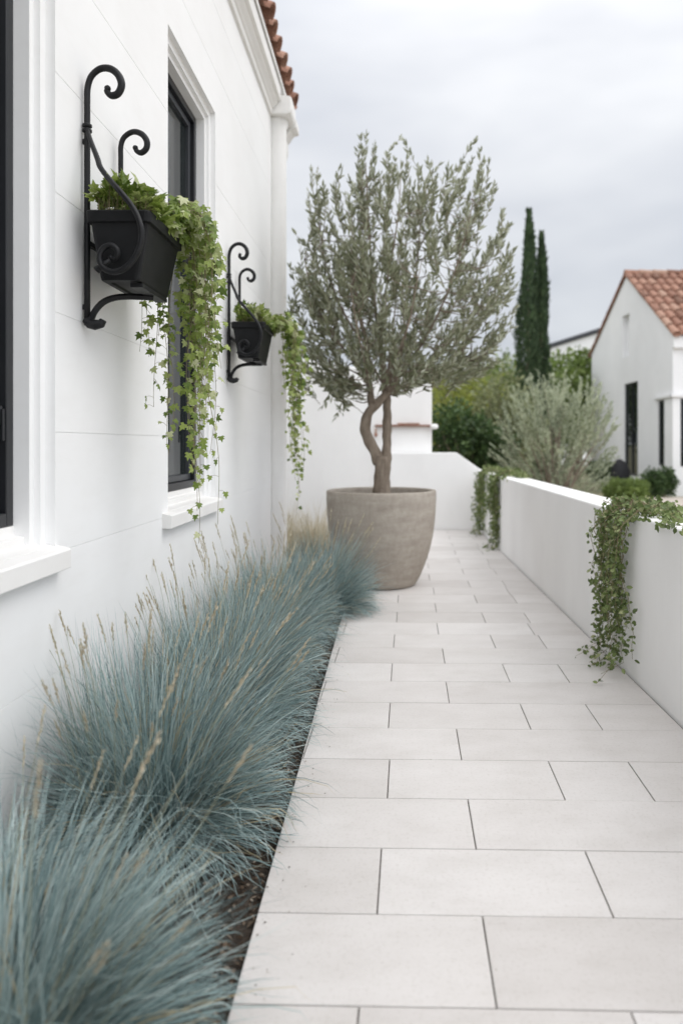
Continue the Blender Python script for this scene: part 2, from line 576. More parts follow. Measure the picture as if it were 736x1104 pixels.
# ------------------------------------------------------------------ the near white house
HY0, HY1, HTOP = -3.0, 7.0, 4.46
house = thing('white_house', 'white house with black framed windows and tiled eaves along the left of the path', 'house', (-3.5, 2.0, 0))
W1 = (1.15, 2.39, 0.885, 3.30)
W2 = (3.60, 4.57, 0.885, 3.30)
grooves = [0.47, 0.865, 1.26, 1.655, 2.05, 2.445, 2.86, 3.30 + 0.27, 3.97]
mb = MB()
ys = [HY0, W1[0], W1[1], W2[0], W2[1], HY1]
gw, gd = 0.0014, 0.0026
rows = []
z = -0.06
for gz in grooves:
    rows.append((z, gz - gw, 0))
    rows.append((gz - gw, gz + gw, gd))
    z = gz + gw
rows.append((z, HTOP, 0))
zcuts = sorted({a for r in rows for a in r[:2]} | {W1[2], W1[3]})
cells = []
for z0, z1 in zip(zcuts[:-1], zcuts[1:]):
    zm = (z0 + z1) / 2
    d = next(r[2] for r in rows if r[0] <= zm <= r[1])
    for y0, y1 in zip(ys[:-1], ys[1:]):
        ym = (y0 + y1) / 2
        if any(w_[0] < ym < w_[1] and w_[2] < zm < w_[3] for w_ in (W1, W2)):
            continue
        x = WALLX - d
        c = 0.0015 if d == 0 else 0
        mb.add([(x, y0, z0), (x, y1, z0), (x, y1, z1), (x, y0, z1)], [(0, 1, 2, 3)])
    # the small lips of each groove
    if d:
        for zz in (z0, z1):
            for y0, y1 in zip(ys[:-1], ys[1:]):
                ym = (y0 + y1) / 2
                if any(w_[0] < ym < w_[1] and w_[2] < zz < w_[3] for w_ in (W1, W2)):
                    continue
                mb.add([(WALLX, y0, zz), (WALLX, y1, zz), (WALLX - d, y1, zz), (WALLX - d, y0, zz)], [(0, 1, 2, 3)])
# stepped reveals round both openings
PROF = [(0.0, WALLX), (0.0, -1.13), (0.04, -1.13), (0.04, -1.15), (0.07, -1.15), (0.07, -1.27)]
for (a, b, c, d) in (W1, W2):
    lo = []
    for i, x in PROF:
        lo.append([(x, a + i, c - 0.07), (x, a + i, d - i), (x, b - i, d - i), (x, b - i, c - 0.07)])
    for k in range(len(lo) - 1):
        mb.add(lo[k] + lo[k + 1], [(0, 1, 5, 4), (1, 2, 6, 5), (2, 3, 7, 6)])
    mb.add([(-1.27, a, c - 0.07), (-1.27, b, c - 0.07), (WALLX - 0.001, b, c - 0.07), (WALLX - 0.001, a, c - 0.07)], [(0, 1, 2, 3)])
# the other sides of the body
X1 = -6.2
mb.add([(WALLX, HY1, -0.06), (X1, HY1, -0.06), (X1, HY1, HTOP + 0.1), ((X1 + WALLX) / 2, HY1, HTOP + 1.2), (WALLX, HY1, HTOP)], [(0, 1, 2, 3, 4)])
mb.add([(WALLX, HY0, -0.06), (X1, HY0, -0.06), (X1, HY0, HTOP + 0.1), ((X1 + WALLX) / 2, HY0, HTOP + 1.2), (WALLX, HY0, HTOP)], [(4, 3, 2, 1, 0)])
mb.add([(X1, HY0, -0.06), (X1, HY1, -0.06), (X1, HY1, HTOP), (X1, HY0, HTOP)], [(0, 1, 2, 3)])
mb.build('wall', M['white'], house)


def window(wd):
    a, b, c, d = wd
    a, b, d = a + 0.07, b - 0.07, d - 0.07
    c0 = 0.962
    fr = MB()
    x0, x1, t = -1.262, -1.20, 0.042
    fr.box(x0, x1, a, a + t, c0, d)
    fr.box(x0, x1, b - t, b, c0, d)
    fr.box(x0, x1, a + t, b - t, d - t, d)
    fr.box(x0, x1, a + t, b - t, c0, c0 + t)
    win = fr.build('window', M['frame'], house, bevel=0.003)
    s = MB()
    a2, b2, e2, d2, t2 = a + t, b - t, c0 + t, d - t, 0.038
    x0, x1 = -1.258, -1.224
    s.box(x0, x1, a2 + .002, a2 + t2, e2 + .002, d2 - .002)
    s.box(x0, x1, b2 - t2, b2 - .002, e2 + .002, d2 - .002)
    s.box(x0, x1, a2 + t2, b2 - t2, d2 - t2, d2 - .002)
    s.box(x0, x1, a2 + t2, b2 - t2, e2 + .002, e2 + t2)
    sub(s, 'sash', M['sash'], win, bevel=0.003)
    gl = MB()
    gl.box(-1.252, -1.244, a2 + t2 - .004, b2 - t2 + .004, e2 + t2 - .004, d2 - t2 + .004)
    sub(gl, 'pane', M['glass'], win)
    h = MB()
    h.box(-1.224, -1.205, b2 - t2 + .008, b2 - t2 + .024, 1.28, 1.34)
    h.box(-1.205, -1.196, b2 - t2 + .011, b2 - t2 + .021, 1.23, 1.33)
    sub(h, 'handle', M['frame'], win, bevel=0.003)
    si = MB()
    ya, yb = wd[0] - 0.09, wd[1] + 0.02
    si.prism([(-1.102, 0.812), (-1.055, 0.812), (-1.055, 0.872), (-1.06, 0.878), (-1.102, 0.888)], 'y', ya, yb)
    si.prism([(-1.262, 0.82), (-1.1025, 0.82), (-1.1025, 0.888), (-1.165, 0.897), (-1.165, 0.925), (-1.2, 0.93), (-1.2, 0.96), (-1.262, 0.96)], 'y', wd[0] + .001, wd[1] - .001)
    sub(si, 'sill', M['trim'], win, bevel=0.003)
    return win


window(W1)
window(W2)
mb = MB()
mb.prism([(WALLX - .05, 4.225), (-1.078, 4.225), (-1.078, 4.275), (-1.068, 4.282), (-1.055, 4.30), (-1.03, 4.325), (-1.03, 4.345), (-1.0, 4.352), (-1.0, 4.475), (WALLX - .05, 4.475)], 'y', HY0, 6.64)
mb.build('cornice', M['trim'], house, bevel=0.004)
# corner downpipe with its square hopper head
mb = MB()
mb.lathe([(0.105, -0.05), (0.105, 0.10), (0.09, 0.12), (0.088, 3.2), (0.088, 4.17), (0.102, 4.19), (0.102, 4.235)], -1.06, 6.80, 32)
mb.build('corner_column', M['trim'], house, smooth=True, bevel=0.004)
mb = MB()
mb.prism([(-1.13, 4.236), (-0.945, 4.236), (-0.915, 4.25), (-0.905, 4.28), (-0.905, 4.385), (-0.92, 4.405), (-1.13, 4.405)], 'y', 6.645, 6.94)
mb.build('column_capital', M['trim'], house, bevel=0.012, seg=3)
mb = MB()
mb.prism([(-1.12, 4.16), (-1.0, 4.16), (-0.95, 4.235), (-0.90, 4.25), (-0.90, 4.33), (-1.12, 4.33)], 'y', 6.965, 7.16)
mb.prism([(-1.12, 3.98), (-1.02, 3.98), (-1.0, 4.05), (-1.0, 4.155), (-1.12, 4.155)], 'y', 7.004, 7.14)
mb.build('corbel', M['trim'], house, bevel=0.008)


def barrel_roof(mb, p0, along, up, ncol, wcol, rows, lrow, rad, seed):
    """cover tiles laid in columns from the eave p0 up the slope, with pan tiles between"""
    rg = random.Random(seed)
    p0, along, up = Vector(p0), Vector(along).normalized(), Vector(up).normalized()
    nrm = along.cross(up).normalized()
    if nrm.z < 0:
        nrm = -nrm
    for c in range(ncol):
        for kind in (0, 1):
            for r in range(rows):
                ctr = p0 + along * ((c + 0.5 * kind) * wcol + rg.uniform(-.006, .006)) + up * (r * lrow + rg.uniform(-.012, .012) + (0.0 if kind == 0 else 0.03))
                loops_o, loops_i = [], []
                for s, (rr, lift) in enumerate(((rad, 0.035), (rad * 0.86, 0.008))):
                    q = ctr + up * (lrow * 1.14 * s) + nrm * lift
                    for lst, rad2 in ((loops_o, rr), (loops_i, rr - 0.016)):
                        ring = []
                        for k in range(9):
                            a = math.pi * k / 8
                            sg = 1 if kind == 0 else -1
                            base = q if kind == 0 else q + nrm * (rad * 0.55)
                            ring.append(base + along * math.cos(a) * rad2 + nrm * math.sin(a) * rad2 * sg * (1.0 if kind == 0 else 0.7))
                        lst.append(ring)
                v = loops_o[0] + loops_o[1] + loops_i[0] + loops_i[1]
                f = []
                for k in range(8):
                    f.append((k, k + 1, 9 + k + 1, 9 + k))
                    f.append((18 + k, 27 + k, 27 + k + 1, 18 + k + 1))
                    f.append((k, 18 + k, 18 + k + 1, k + 1))
                    f.append((9 + k, 9 + k + 1, 27 + k + 1, 27 + k))
                f += [(0, 9, 27, 18), (8, 26, 35, 17)]
                mb.add(v, f)


pitch = R(24)
mb = MB()
barrel_roof(mb, (-0.955, HY0 + 0.1, 4.545), (0, 1, 0), (-math.cos(pitch), 0, math.sin(pitch)), 42, 0.245, 7, 0.40, 0.088, 3)
roof = mb.build('roof', M['tile'], house, smooth=False)
mb = MB()
zr = 4.476
L = 2.75
mb.add([(-0.985, HY0, zr), (-0.985, 7.2, zr), (-0.985 - L, 7.2, zr + L * math.tan(pitch)), (-0.985 - L, HY0, zr + L * math.tan(pitch)),
        (-0.985, HY0, zr + .045), (-0.985, 7.2, zr + .045), (-0.985 - L, 7.2, zr + .045 + L * math.tan(pitch)), (-0.985 - L, HY0, zr + .045 + L * math.tan(pitch))],
       [(0, 1, 2, 3), (4, 7, 6, 5), (0, 4, 5, 1), (1, 5, 6, 2), (2, 6, 7, 3), (3, 7, 4, 0)])
mb.add([(-0.985 - L, HY0, zr + L * math.tan(pitch)), (-0.985 - L, 7.2, zr + L * math.tan(pitch)), (-6.4, 7.2, zr), (-6.4, HY0, zr)], [(0, 1, 2, 3)])
sub(mb, 'roof_deck', M['trim'], roof)

# ------------------------------------------------------------------ scroll brackets, planters
BX = -1.077


def Z2(x, y):      # zoom of the hooks -> photo pixels
    return 60 + x / 3.68, 40 + y / 3.68


def Z5(x, y):      # zoom of the box -> photo pixels
    return 80 + x / 5.257, 160 + y / 5.257


br = thing('wall_bracket', 'black wrought iron scroll bracket holding the larger nearer planter on the white wall', 'bracket', (BX, 2.62, 1.64), 'iron scroll brackets on the white wall')
Yp = 2.60
hook = [Z2(x, y) for x, y in ((126, 300), (126, 250), (128, 200), (143, 155), (178, 126), (218, 126), (250, 152), (262, 190), (248, 224), (222, 232), (204, 216), (207, 202))]
hp = smooth_curve([P(a, b, Yp) for a, b in hook], 5)
x0 = hp[0][0]
pts = [(x0, Yp, 1.645), (x0, Yp, 1.9), (x0, Yp, 2.2)] + [tuple(p) for p in hp]
nr = len(pts)
rad = [0.0105] * 3 + list(np.interp(np.linspace(0, 1, nr - 3), [0, .3, .55, .8, 1], [.0105, .011, .0135, .0125, .0075]))
mb = MB()
mb.tube(pts, rad, 10)
mb.lathe([(0.004, 0), (0.0095, .004), (0.012, .011), (0.0095, .018), (0.004, .022)], pts[-1][0], Yp, 10)
mb.v[-1][:, 2] += pts[-1][2] - 0.013
mb.build('upright', M['black'], br, smooth=True)
# the shorter upright behind
Yq = 2.90
hook2 = [Z2(x, y) for x, y in ((259, 540), (259, 480), (260, 430), (274, 396), (308, 376), (342, 385), (362, 412), (360, 442), (340, 459), (321, 451), (317, 438))]
hp2 = smooth_curve([P(a, b, Yq) for a, b in hook2], 5)
pts2 = [(hp2[0][0], Yq, 1.86), (hp2[0][0], Yq, 2.1)] + [tuple(p) for p in hp2]
mb = MB()
mb.tube(pts2, [0.0095] * 2 + list(np.interp(np.linspace(0, 1, len(pts2) - 2), [0, .3, .55, .8, 1], [.0095, .010, .0125, .0115, .007])), 10)
mb.lathe([(0.004, 0), (0.009, .004), (0.011, .010), (0.009, .017), (0.004, .020)], pts2[-1][0], Yq, 10)
mb.v[-1][:, 2] += pts2[-1][2] - 0.012
mb.build('upright', M['black'], br, smooth=True)
# S-shaped scroll that swings out round the end of the box
sc = [Z2(126, 368), Z2(141, 415), Z2(166, 480)] + [Z5(x, y) for x, y in ((150, 108), (200, 175), (255, 238), (312, 305), (352, 368), (376, 435), (382, 495), (370, 562), (335, 632),
      (282, 683), (218, 700), (162, 672), (144, 618), (166, 566), (208, 549), (242, 572), (246, 606), (222, 628), (203, 612))]
yy = np.interp(np.arange(len(sc)), [0, 2, 5, 8, 12, len(sc) - 1], [2.592, 2.55, 2.478, 2.462, 2.47, 2.485])
pp = smooth_curve([P(a, b, y) for (a, b), y in zip(sc, yy)], 5)
mb = MB()
mb.tube([tuple(p) for p in pp], np.interp(np.linspace(0, 1, len(pp)), [0, .1, .5, .8, 1], [.0075, .0095, .0105, .0105, .008]), 10)
mb.build('scroll', M['black'], br, smooth=True)
mb = MB()
mb.tube([P(*Z5(128, 690), 2.478), P(*Z5(150, 672), 2.476), P(*Z5(178, 650), 2.474), P(*Z5(205, 632), 2.476)], [.013, .0105, .009, .006], 10)
mb.build('leaf_tip', M['black'], br, smooth=True)
mb = MB()
zc = P(*Z2(126, 362), Yp)[2]
for dz, rr in ((0.009, .0165), (-0.009, .0165)):
    mb.lathe([(rr * .75, zc + dz - .007), (rr, zc + dz - .004), (rr, zc + dz + .004), (rr * .75, zc + dz + .007)], x0, Yp, 14)
mb.build('collar', M['black'], br, smooth=True)
# curved arm under the box
arm = [Z5(x, y) for x, y in ((88, 985), (104, 950), (130, 907), (172, 868), (232, 846), (300, 840), (372, 842), (450, 846))]
ya = np.interp(np.arange(8), [0, 7], [2.60, 2.72])
pa = smooth_curve([P(a, b, y) for (a, b), y in zip(arm, ya)], 5)
mb = MB()
mb.tube([tuple(p) for p in pa], np.interp(np.linspace(0, 1, len(pa)), [0, .2, 1], [.014, .0105, .0095]), 10, 1.3)
e = pa[-1]
mb.box(e[0] - 0.03, e[0] + 0.015, 2.56, 2.84, 1.772, 1.787)
mb.build('arm', M['black'], br, smooth=False, bevel=0.002)
mb = MB()
f0 = P(*Z5(88, 1000), 2.60)
mb.tube([(BX - 0.012, Yp, f0[2] + 0.02), (BX + .004, Yp, f0[2] + .004), (f0[0] + .02, Yp, f0[2]), (f0[0] + 0.042, Yp, f0[2] + .004), (f0[0] + 0.05, Yp, f0[2] + 0.018)], [.014, .018, .019, .016, .012], 12)
mb.build('foot', M['black'], br, smooth=False, bevel=0.003)
for (ya_, yb_, za_, zb_) in ((2.594, 2.606, 1.70, 1.72), (2.594, 2.606, 2.29, 2.31), (2.894, 2.906, 1.94, 1.96)):
    mb = MB()
    mb.box(WALLX + .002, BX + .004, ya_, yb_, za_, zb_)
    mb.build('wall_plate', M['black'], br, bevel=0.003)
mb = MB()
mb.box(WALLX + .004, WALLX + .018, 2.605, 2.905, 1.935, 1.955)
mb.build('cross_bar', M['black'], br, bevel=0.003)

pl = thing('planter_box', 'larger nearer black trough planter with tapered sides in its iron bracket', 'planter', (-0.94, 2.70, 1.79), 'black planters on the white wall')
mb = MB()
lp = [rrect(-0.985, -0.895, 2.575, 2.815, 1.797, 0.008), rrect(-0.99, -0.89, 2.57, 2.82, 1.790, 0.010),
      rrect(-1.007, -0.875, 2.53, 2.86, 1.790, 0.014), rrect(-1.010, -0.872, 2.528, 2.863, 1.797, 0.016),
      rrect(-1.038, -0.838, 2.512, 2.888, 1.984, 0.018), rrect(-1.049, -0.826, 2.501, 2.899, 1.987, 0.020),
      rrect(-1.051, -0.824, 2.499, 2.901, 2.022, 0.020), rrect(-1.047, -0.828, 2.503, 2.897, 2.027, 0.018),
      rrect(-1.030, -0.845, 2.520, 2.880, 2.027, 0.014), rrect(-1.028, -0.847, 2.522, 2.878, 2.0, 0.014)]
mb.loft(lp, True, False)
box = mb.build('trough', M['plastic'], pl, smooth=False, bevel=0.0015)
mb = MB()
mb.loft([rrect(-1.029, -0.846, 2.521, 2.879, 2.003, 0.014), rrect(-1.02, -0.855, 2.53, 2.87, 2.012, 0.014)], False, True)
mb.build('potting_soil', M['soil'], pl)

DY = 2.28
br2 = copy_tree(br)
br2.location.y += DY
br2['label'] = 'black wrought iron scroll bracket of the farther planter, beyond the second window'
pl2 = copy_tree(pl)
pl2.location.y += DY
pl2['label'] = 'farther black trough planter near the corner column, looking smaller'


def hang_path(rng, start, out, length, drop0=0.03, sway=0.02):
    """a stem that arches out of the box and hangs down"""
    p = np.array(start, float)
    d = unit(np.array([out[0] + 0.10, out[1] + 0.10, 0.38]))
    pts, s, step = [p.copy()], 0.0, 0.02
    drift = rng.normal(0, sway, 2)
    while s < length:
        k = min(1.0, s / 0.16)
        tgt = unit(np.array([drift[0] * 1.2, drift[1] * 1.2, -1.0]) + 0.14 * np.array([math.sin(9 * s + drift[0] * 300), math.cos(7 * s + drift[1] * 300), 0]))
        d = unit(d * (1 - 0.24 * k) + tgt * 0.24 * k + np.array([0, 0, -drop0 * (0.3 + k)]))
        p = p + d * step
        if p[0] < WALLX + 0.03:
            p[0] = WALLX + 0.03
        pts.append(p.copy())
        s += step
    return np.array(pts)


def ivy_plant(y0, label, seed, long_, name='trailing_ivy', nmound=300):
    rng = np.random.default_rng(seed)
    root = thing(name, label, 'ivy', (-0.94, y0 + 0.2, 2.012), 'ivy trailing from the wall planters')
    lv, st = MB(), MB()
    # mound
    n = nmound
    t = rng.uniform(0.02, 0.98, n)
    px = rng.uniform(-1.035, -0.815, n)
    py = y0 + 0.02 + t * 0.42
    hz = 2.03 + 0.105 * rng.uniform(0.05, 1, n) ** 0.8 * (0.55 + 0.6 * np.sin(np.pi * np.clip((px + 1.06) / 0.25, 0, 1)))
    hz -= np.clip(px + 0.845, 0, 1) * 1.2
    c = np.column_stack([px, py, hz])
    outw = np.column_stack([(px + 0.95) * 5 + 0.35, (py - y0 - 0.2) * 2.5 - 0.25, np.full(n, 0.45)]) + rng.normal(0, 0.5, (n, 3))
    nr = np.column_stack([0.35 + 0.3 * rng.normal(size=n), -0.45 + 0.4 * rng.normal(size=n), 0.8 + 0.3 * rng.normal(size=n)])
    sz = rng.uniform(0.035, 0.062, n)
    leaves(lv, IVY, c, outw, nr, sz, sz * rng.uniform(0.9, 1.1, n))
    for i in range(0, n, 2):
        b = np.array([np.clip(c[i, 0], -1.02, -0.86), np.clip(c[i, 1], y0 + 0.03, y0 + 0.37), 2.008])
        st.tube([b, (b + c[i]) / 2 + np.array([0, 0, 0.015]), c[i]], 0.0012, 4)
    # hanging stems
    for (fx, fy, ox, oy, ln, dens, sw) in long_:
        start = (-0.85 + fx, y0 + fy, 2.02)
        pts = hang_path(rng, start, (ox, oy), ln, sway=sw)
        st.tube([tuple(p) for p in pts[::2]], np.linspace(0.0022, 0.0009, len(pts[::2])), 4)
        s, ln_pts = 0.05, len(pts)
        side = 1
        while s < ln:
            k = min(ln_pts - 2, int(s / 0.02))
            frac = s / ln
            p = pts[k]
            lat = unit(np.array([rng.normal(0.25, 0.8), rng.normal(-0.25, 0.8), rng.normal(0, 0.35)]))
            pet = p + lat * rng.uniform(0.012, 0.042)
            if pet[0] < WALLX + 0.012:
                pet[0] = WALLX + 0.012
            st.tube([tuple(p), tuple((p + pet) / 2 + np.array([0, 0, .004])), tuple(pet)], 0.0008, 3)
            size = rng.uniform(0.034, 0.064) * (1.0 - 0.42 * frac)
            dd = lat * 0.5 + np.array([0.1, -0.1, -0.85]) + rng.normal(0, 0.35, 3)
            nn = np.array([0.5, -0.75, 0.35]) + rng.normal(0, 0.42, 3)
            leaves(lv, IVY, pet[None], dd[None], nn[None], np.array([size]), np.array([size * rng.uniform(.9, 1.1)]))
            s += rng.uniform(0.6, 1.4) * dens * (0.8 + 1.1 * frac)
    st.build('stems', M['stem'], root)
    lv.build('leaves', M['ivy'], root)
    return root


# (offset x, offset y, out x, out y, length, leaf spacing, sway)
L1 = []
rg = random.Random(5)
for i in range(6):     # over the front rim
    L1.append((rg.uniform(-0.03, 0.0), rg.uniform(0.22, 0.38), rg.uniform(-0.05, 0.12), rg.uniform(-0.05, 0.2), rg.uniform(0.35, 1.05), 0.018, 0.03))
for i in range(10):     # over the far end
    L1.append((rg.uniform(-0.13, -0.035), rg.uniform(0.33, 0.38), rg.uniform(-0.06, 0.06), rg.uniform(-0.06, 0.06), rg.uniform(0.75, 1.30), 0.0185, 0.02))
for i in range(6):      # behind, nearer the wall
    L1.append((rg.uniform(-0.17, -0.10), rg.uniform(0.36, 0.40), rg.uniform(-0.12, -0.06), rg.uniform(0.0, 0.08), rg.uniform(0.70, 1.22), 0.021, 0.02))
L1 += [(-0.06, 0.39, 0.0, 0.1, 1.52, 0.036, 0.03), (-0.07, 0.39, -0.02, 0.1, 1.46, 0.040, 0.04), (-0.04, 0.38, 0.1, 0.1, 1.36, 0.036, 0.03), (-0.06, 0.38, 0.0, 0.1, 1.20, 0.030, 0.03),
       (0.0, 0.36, 0.3, 0.3, 1.05, 0.030, 0.10)]
ivy_plant(2.50, 'full variegated ivy spilling from the nearer planter and hanging past the window', 11, L1, nmound=400)
L2 = []
for i in range(11):
    L2.append((rg.uniform(-0.02, 0.01), rg.uniform(0.16, 0.38), rg.uniform(0.0, 0.3), rg.uniform(-0.1, 0.2), rg.uniform(0.5, 1.0), 0.020, 0.04))
for i in range(6):
    L2.append((rg.uniform(-.01, 0.02), rg.uniform(0.2, 0.38), rg.uniform(0.05, 0.3), rg.uniform(0.0, 0.2), rg.uniform(1.0, 1.35), 0.022, 0.03))
L2 += [(0.0, 0.30, 0.2, 0.1, 1.55, 0.034, 0.03), (0.0, 0.30, 0.15, 0.1, 1.45, 0.04, 0.03)]
ivy_plant(2.50 + DY, 'slimmer ivy hanging from the farther planter beside the corner column', 23, L2, nmound=280)

# ------------------------------------------------------------------ blue grass


def grass_mesh(name, seed, n, hmax, reach, wid, spread=0.11, mat=None, tilt=(0.03, 1.28), wallside=None):
    rng = np.random.default_rng(seed)
    az = rng.uniform(0, 2 * np.pi, n)
    rb = spread * np.sqrt(rng.uniform(0, 1, n))
    base = np.column_stack([rb * np.cos(az + rng.normal(0, .5, n)), rb * np.sin(az + rng.normal(0, .5, n)), np.full(n, -0.03)])
    u = rng.uniform(0, 1, n)
    t0 = tilt[0] + (tilt[1] - tilt[0]) * u ** 1.15 * 0.80 + np.abs(rng.normal(0, 0.10, n))
    droop = rng.uniform(0.10, 0.7, n) + 0.80 * u + np.where(rng.random(n) < 0.12, rng.uniform(0.3, 1.0, n), 0)
    ln = hmax * rng.uniform(0.5, 1.12, n) * (1.0 - 0.14 * u)
    S = 8
    pts = np.zeros((n, S + 1, 3))
    pts[:, 0] = base
    hd = np.column_stack([np.cos(az), np.sin(az), np.zeros(n)])
    waz = rng.normal(0, 0.22, n) + np.where(rng.random(n) < 0.25, rng.normal(0, 0.8, n), 0)
    for k in range(1, S + 1):
        s = (k - 0.5) / S
        a = np.minimum(t0 + droop * s ** 1.5, 1.95)
        h2 = np.column_stack([np.cos(az + waz * s), np.sin(az + waz * s), np.zeros(n)])
        d = h2 * np.sin(a)[:, None] + np.array([0, 0, 1.0]) * np.cos(a)[:, None]
        pts[:, k] = pts[:, k - 1] + d * (ln / S)[:, None]
    # keep tips off the floor and within reach
    pts[..., 2] = np.maximum(pts[..., 2], 0.006 + 0.03 * rng.uniform(0, 1, (n, 1)) - 0.036 * (np.arange(S + 1) == 0))
    ey = 1.35 if wallside else 1.0
    rr = np.hypot(pts[..., 0], pts[..., 1] / ey)
    reach = reach * (1 + np.where(rng.random((n, 1)) < 0.16, rng.uniform(0.1, 0.45, (n, 1)), 0))
    k = np.where(rr > reach, (reach + (rr - reach) * 0.25) / np.maximum(rr, 1e-6), 1.0)
    pts[..., 0] *= k
    pts[..., 1] *= k
    if wallside:
        x = pts[..., 0]
        w0 = 0.06
        pts[..., 0] = np.where(x < -w0, -w0 - (wallside - w0) * np.tanh((-x - w0) / (wallside - w0)), x)
    tw = rng.uniform(-0.9, 0.9, n)
    side = np.column_stack([-np.sin(az), np.cos(az), np.zeros(n)]) * np.cos(tw)[:, None] + np.column_stack([np.zeros(n), np.zeros(n), np.ones(n)]) * np.sin(tw)[:, None]
    wv = wid * rng.uniform(0.7, 1.25, n)
    prof = np.array([0.8, 1.0, 1.0, 0.97, 0.9, 0.78, 0.6, 0.38, 0.06])
    off = side[:, None, :] * (wv[:, None] * prof[None, :] * 0.5)[..., None]
    v = np.stack([pts - off, pts + off], axis=2).reshape(-1, 3)
    m = 2 * (S + 1)
    idx = np.arange(n)[:, None] * m
    k = np.arange(S)[None, :] * 2
    q = np.stack([idx + k, idx + k + 1, idx + k + 3, idx + k + 2], axis=-1).reshape(-1, 4)
    me = bpy.data.meshes.new(name)
    me.from_pydata(v.tolist(), [], q.tolist())
    me.materials.append(mat)
    me.polygons.foreach_set('use_smooth', [True] * len(me.polygons))
    me.update()
    return me


def stalk_mesh(seed, h):
    rng = np.random.default_rng(seed)
    az = 0.0
    lean, cur = rng.uniform(0.03, 0.10), rng.uniform(0.05, 0.30)
    pts, p = [np.zeros(3)], np.zeros(3)
    for k in range(14):
        a = lean + cur * (k / 13) ** 2
        p = p + np.array([math.sin(a), 0.03 * rng.normal(), math.cos(a)]) * h / 14
        pts.append(p.copy())
    mb = MB()
    mb.tube([tuple(q) for q in pts], np.linspace(0.0013, 0.0006, len(pts)), 4)
    nstem = len(mb.f)
    top, dirn = pts[-1], unit(pts[-1] - pts[-3])
    n = 34
    t = np.linspace(0, 1, n)
    hl = rng.uniform(0.075, 0.12)
    c = top[None] - dirn[None] * (t * hl)[:, None] + rng.normal(0, 0.0012, (n, 3))
    d = dirn[None] * 1.0 + rdir(n, rng) * (0.17 + 0.17 * np.sin(t * np.pi))[:, None]
    sz = rng.uniform(0.0085, 0.014, n) * (0.75 + 0.5 * np.sin(np.pi * t))
    leaves(mb, LANCE, c, d, rdir(n, rng), sz, sz * 0.30)
    me = bpy.data.meshes.new('flower_stalk')
    me.from_pydata(np.concatenate(mb.v).tolist(), [], mb.f)
    me.materials.append(M['stalk'])
    me.materials.append(M['straw'])
    mi = [0 if i < nstem else 1 for i in range(len(me.polygons))]
    me.polygons.foreach_set('material_index', mi)
    me.update()
    return me


GR = [grass_mesh('blades', 100 + k, 4300, 0.66, 0.385, 0.0034, 0.12, M['blue'], (0.03, 1.40), 0.30) for k in range(3)]
ST = [stalk_mesh(200 + k, 0.60 + 0.03 * k) for k in range(5)]
clumps = [  # x, y, mirrored, scale, stalks, label
    (-0.75, 1.37, 1, 1.03, 30, 'nearest blue grass clump, out of focus in the lower left corner'),
    (-0.755, 2.33, -1, 1.06, 52, 'second blue grass clump from the camera, a big fountain arching over the soil strip'),
    (-0.745, 3.12, 1, 1.02, 56, 'third blue grass clump from the camera, below the nearer hanging ivy'),
    (-0.74, 3.86, -1, 0.99, 54, 'fourth blue grass clump from the camera, below the second window'),
    (-0.72, 4.58, 1, 0.97, 54, 'fifth blue grass clump from the camera, last but one before the big pot'),
    (-0.50, 5.36, -1, 1.0, 52, 'last blue grass clump of the row, touching the big olive pot'),
]
for i, (x, y, mir, s, ns, lab) in enumerate(clumps):
    root = thing('grass_clump', lab, 'ornamental grass', (x, y, 0), 'blue grass clumps along the white wall')
    b = bpy.data.objects.new('blades', GR[i % 3])
    COL.objects.link(b)
    b.parent = root
    b.scale = (s, s * mir, s * (0.80 if i == 0 else random.uniform(0.97, 1.03)))
    for k in range(ns):
        o = bpy.data.objects.new('flower_stalk', ST[(i + k) % 5])
        COL.objects.link(o)
        o.parent = root
        az = random.uniform(0, 2 * math.pi)
        rr = 0.20 * math.sqrt(random.random())
        o.location = (max(rr * math.cos(az) - 0.05, -0.17), 1.3 * rr * math.sin(az), 0)
        lean = random.uniform(0.0, 0.50)
        if math.cos(az) < -0.3:
            lean *= 0.45
        o.rotation_euler = (0, lean, az + random.uniform(-.5, .5))
        sc_ = random.uniform(0.78, 1.15)
        o.scale = (sc_, sc_, sc_)

TG = grass_mesh('blades', 310, 620, 0.68, 0.36, 0.0045, 0.12, M['tan'], (0.02, 0.75))
for i, (x, y, lab) in enumerate([(-1.16, 8.0, 'dry straw coloured grass clump beside the corner column'),
                                 (-0.86, 8.25, 'dry straw coloured grass clump half hidden by the olive pot')]):
    root = thing('dry_grass_clump', lab, 'ornamental grass', (x, y, 0), 'dry grass clumps behind the olive pot')
    b = bpy.data.objects.new('blades', TG)
    COL.objects.link(b)
    b.parent = root
    root.rotation_euler.z = 2.1 * i

# ------------------------------------------------------------------ olive pot and tree
PX, PY = -0.082, 6.36
pot = thing('plant_pot', 'large round taupe concrete pot holding the olive tree on the path', 'pot', (PX, PY, 0.0))
H, RM = 0.822, 0.478
prof = [(0.0, 0.002), (0.57 * RM, 0.002), (0.615 * RM, 0.006), (0.64 * RM, 0.02)]
for z, r in ((.1, .715), (.2, .785), (.3, .848), (.4, .897), (.5, .935), (.6, .962), (.75, .988), (.9, 1.0), (.955, 1.0)):
    prof.append((r * RM, z * H))
prof += [(1.0 * RM, .985 * H), (.992 * RM, .997 * H), (.975 * RM, H), (.935 * RM, H), (.918 * RM, .995 * H), (.908 * RM, .97 * H), (.90 * RM, .86 * H)]
mb = MB()
mb.lathe(prof[1:], PX, PY, 96, True, False)
mb.build('pot_body', M['pot'], pot, smooth=True)
mb = MB()
mb.lathe([(.905 * RM, .905 * H), (.6 * RM, .92 * H), (.12, .935 * H)], PX, PY, 48, False, True)
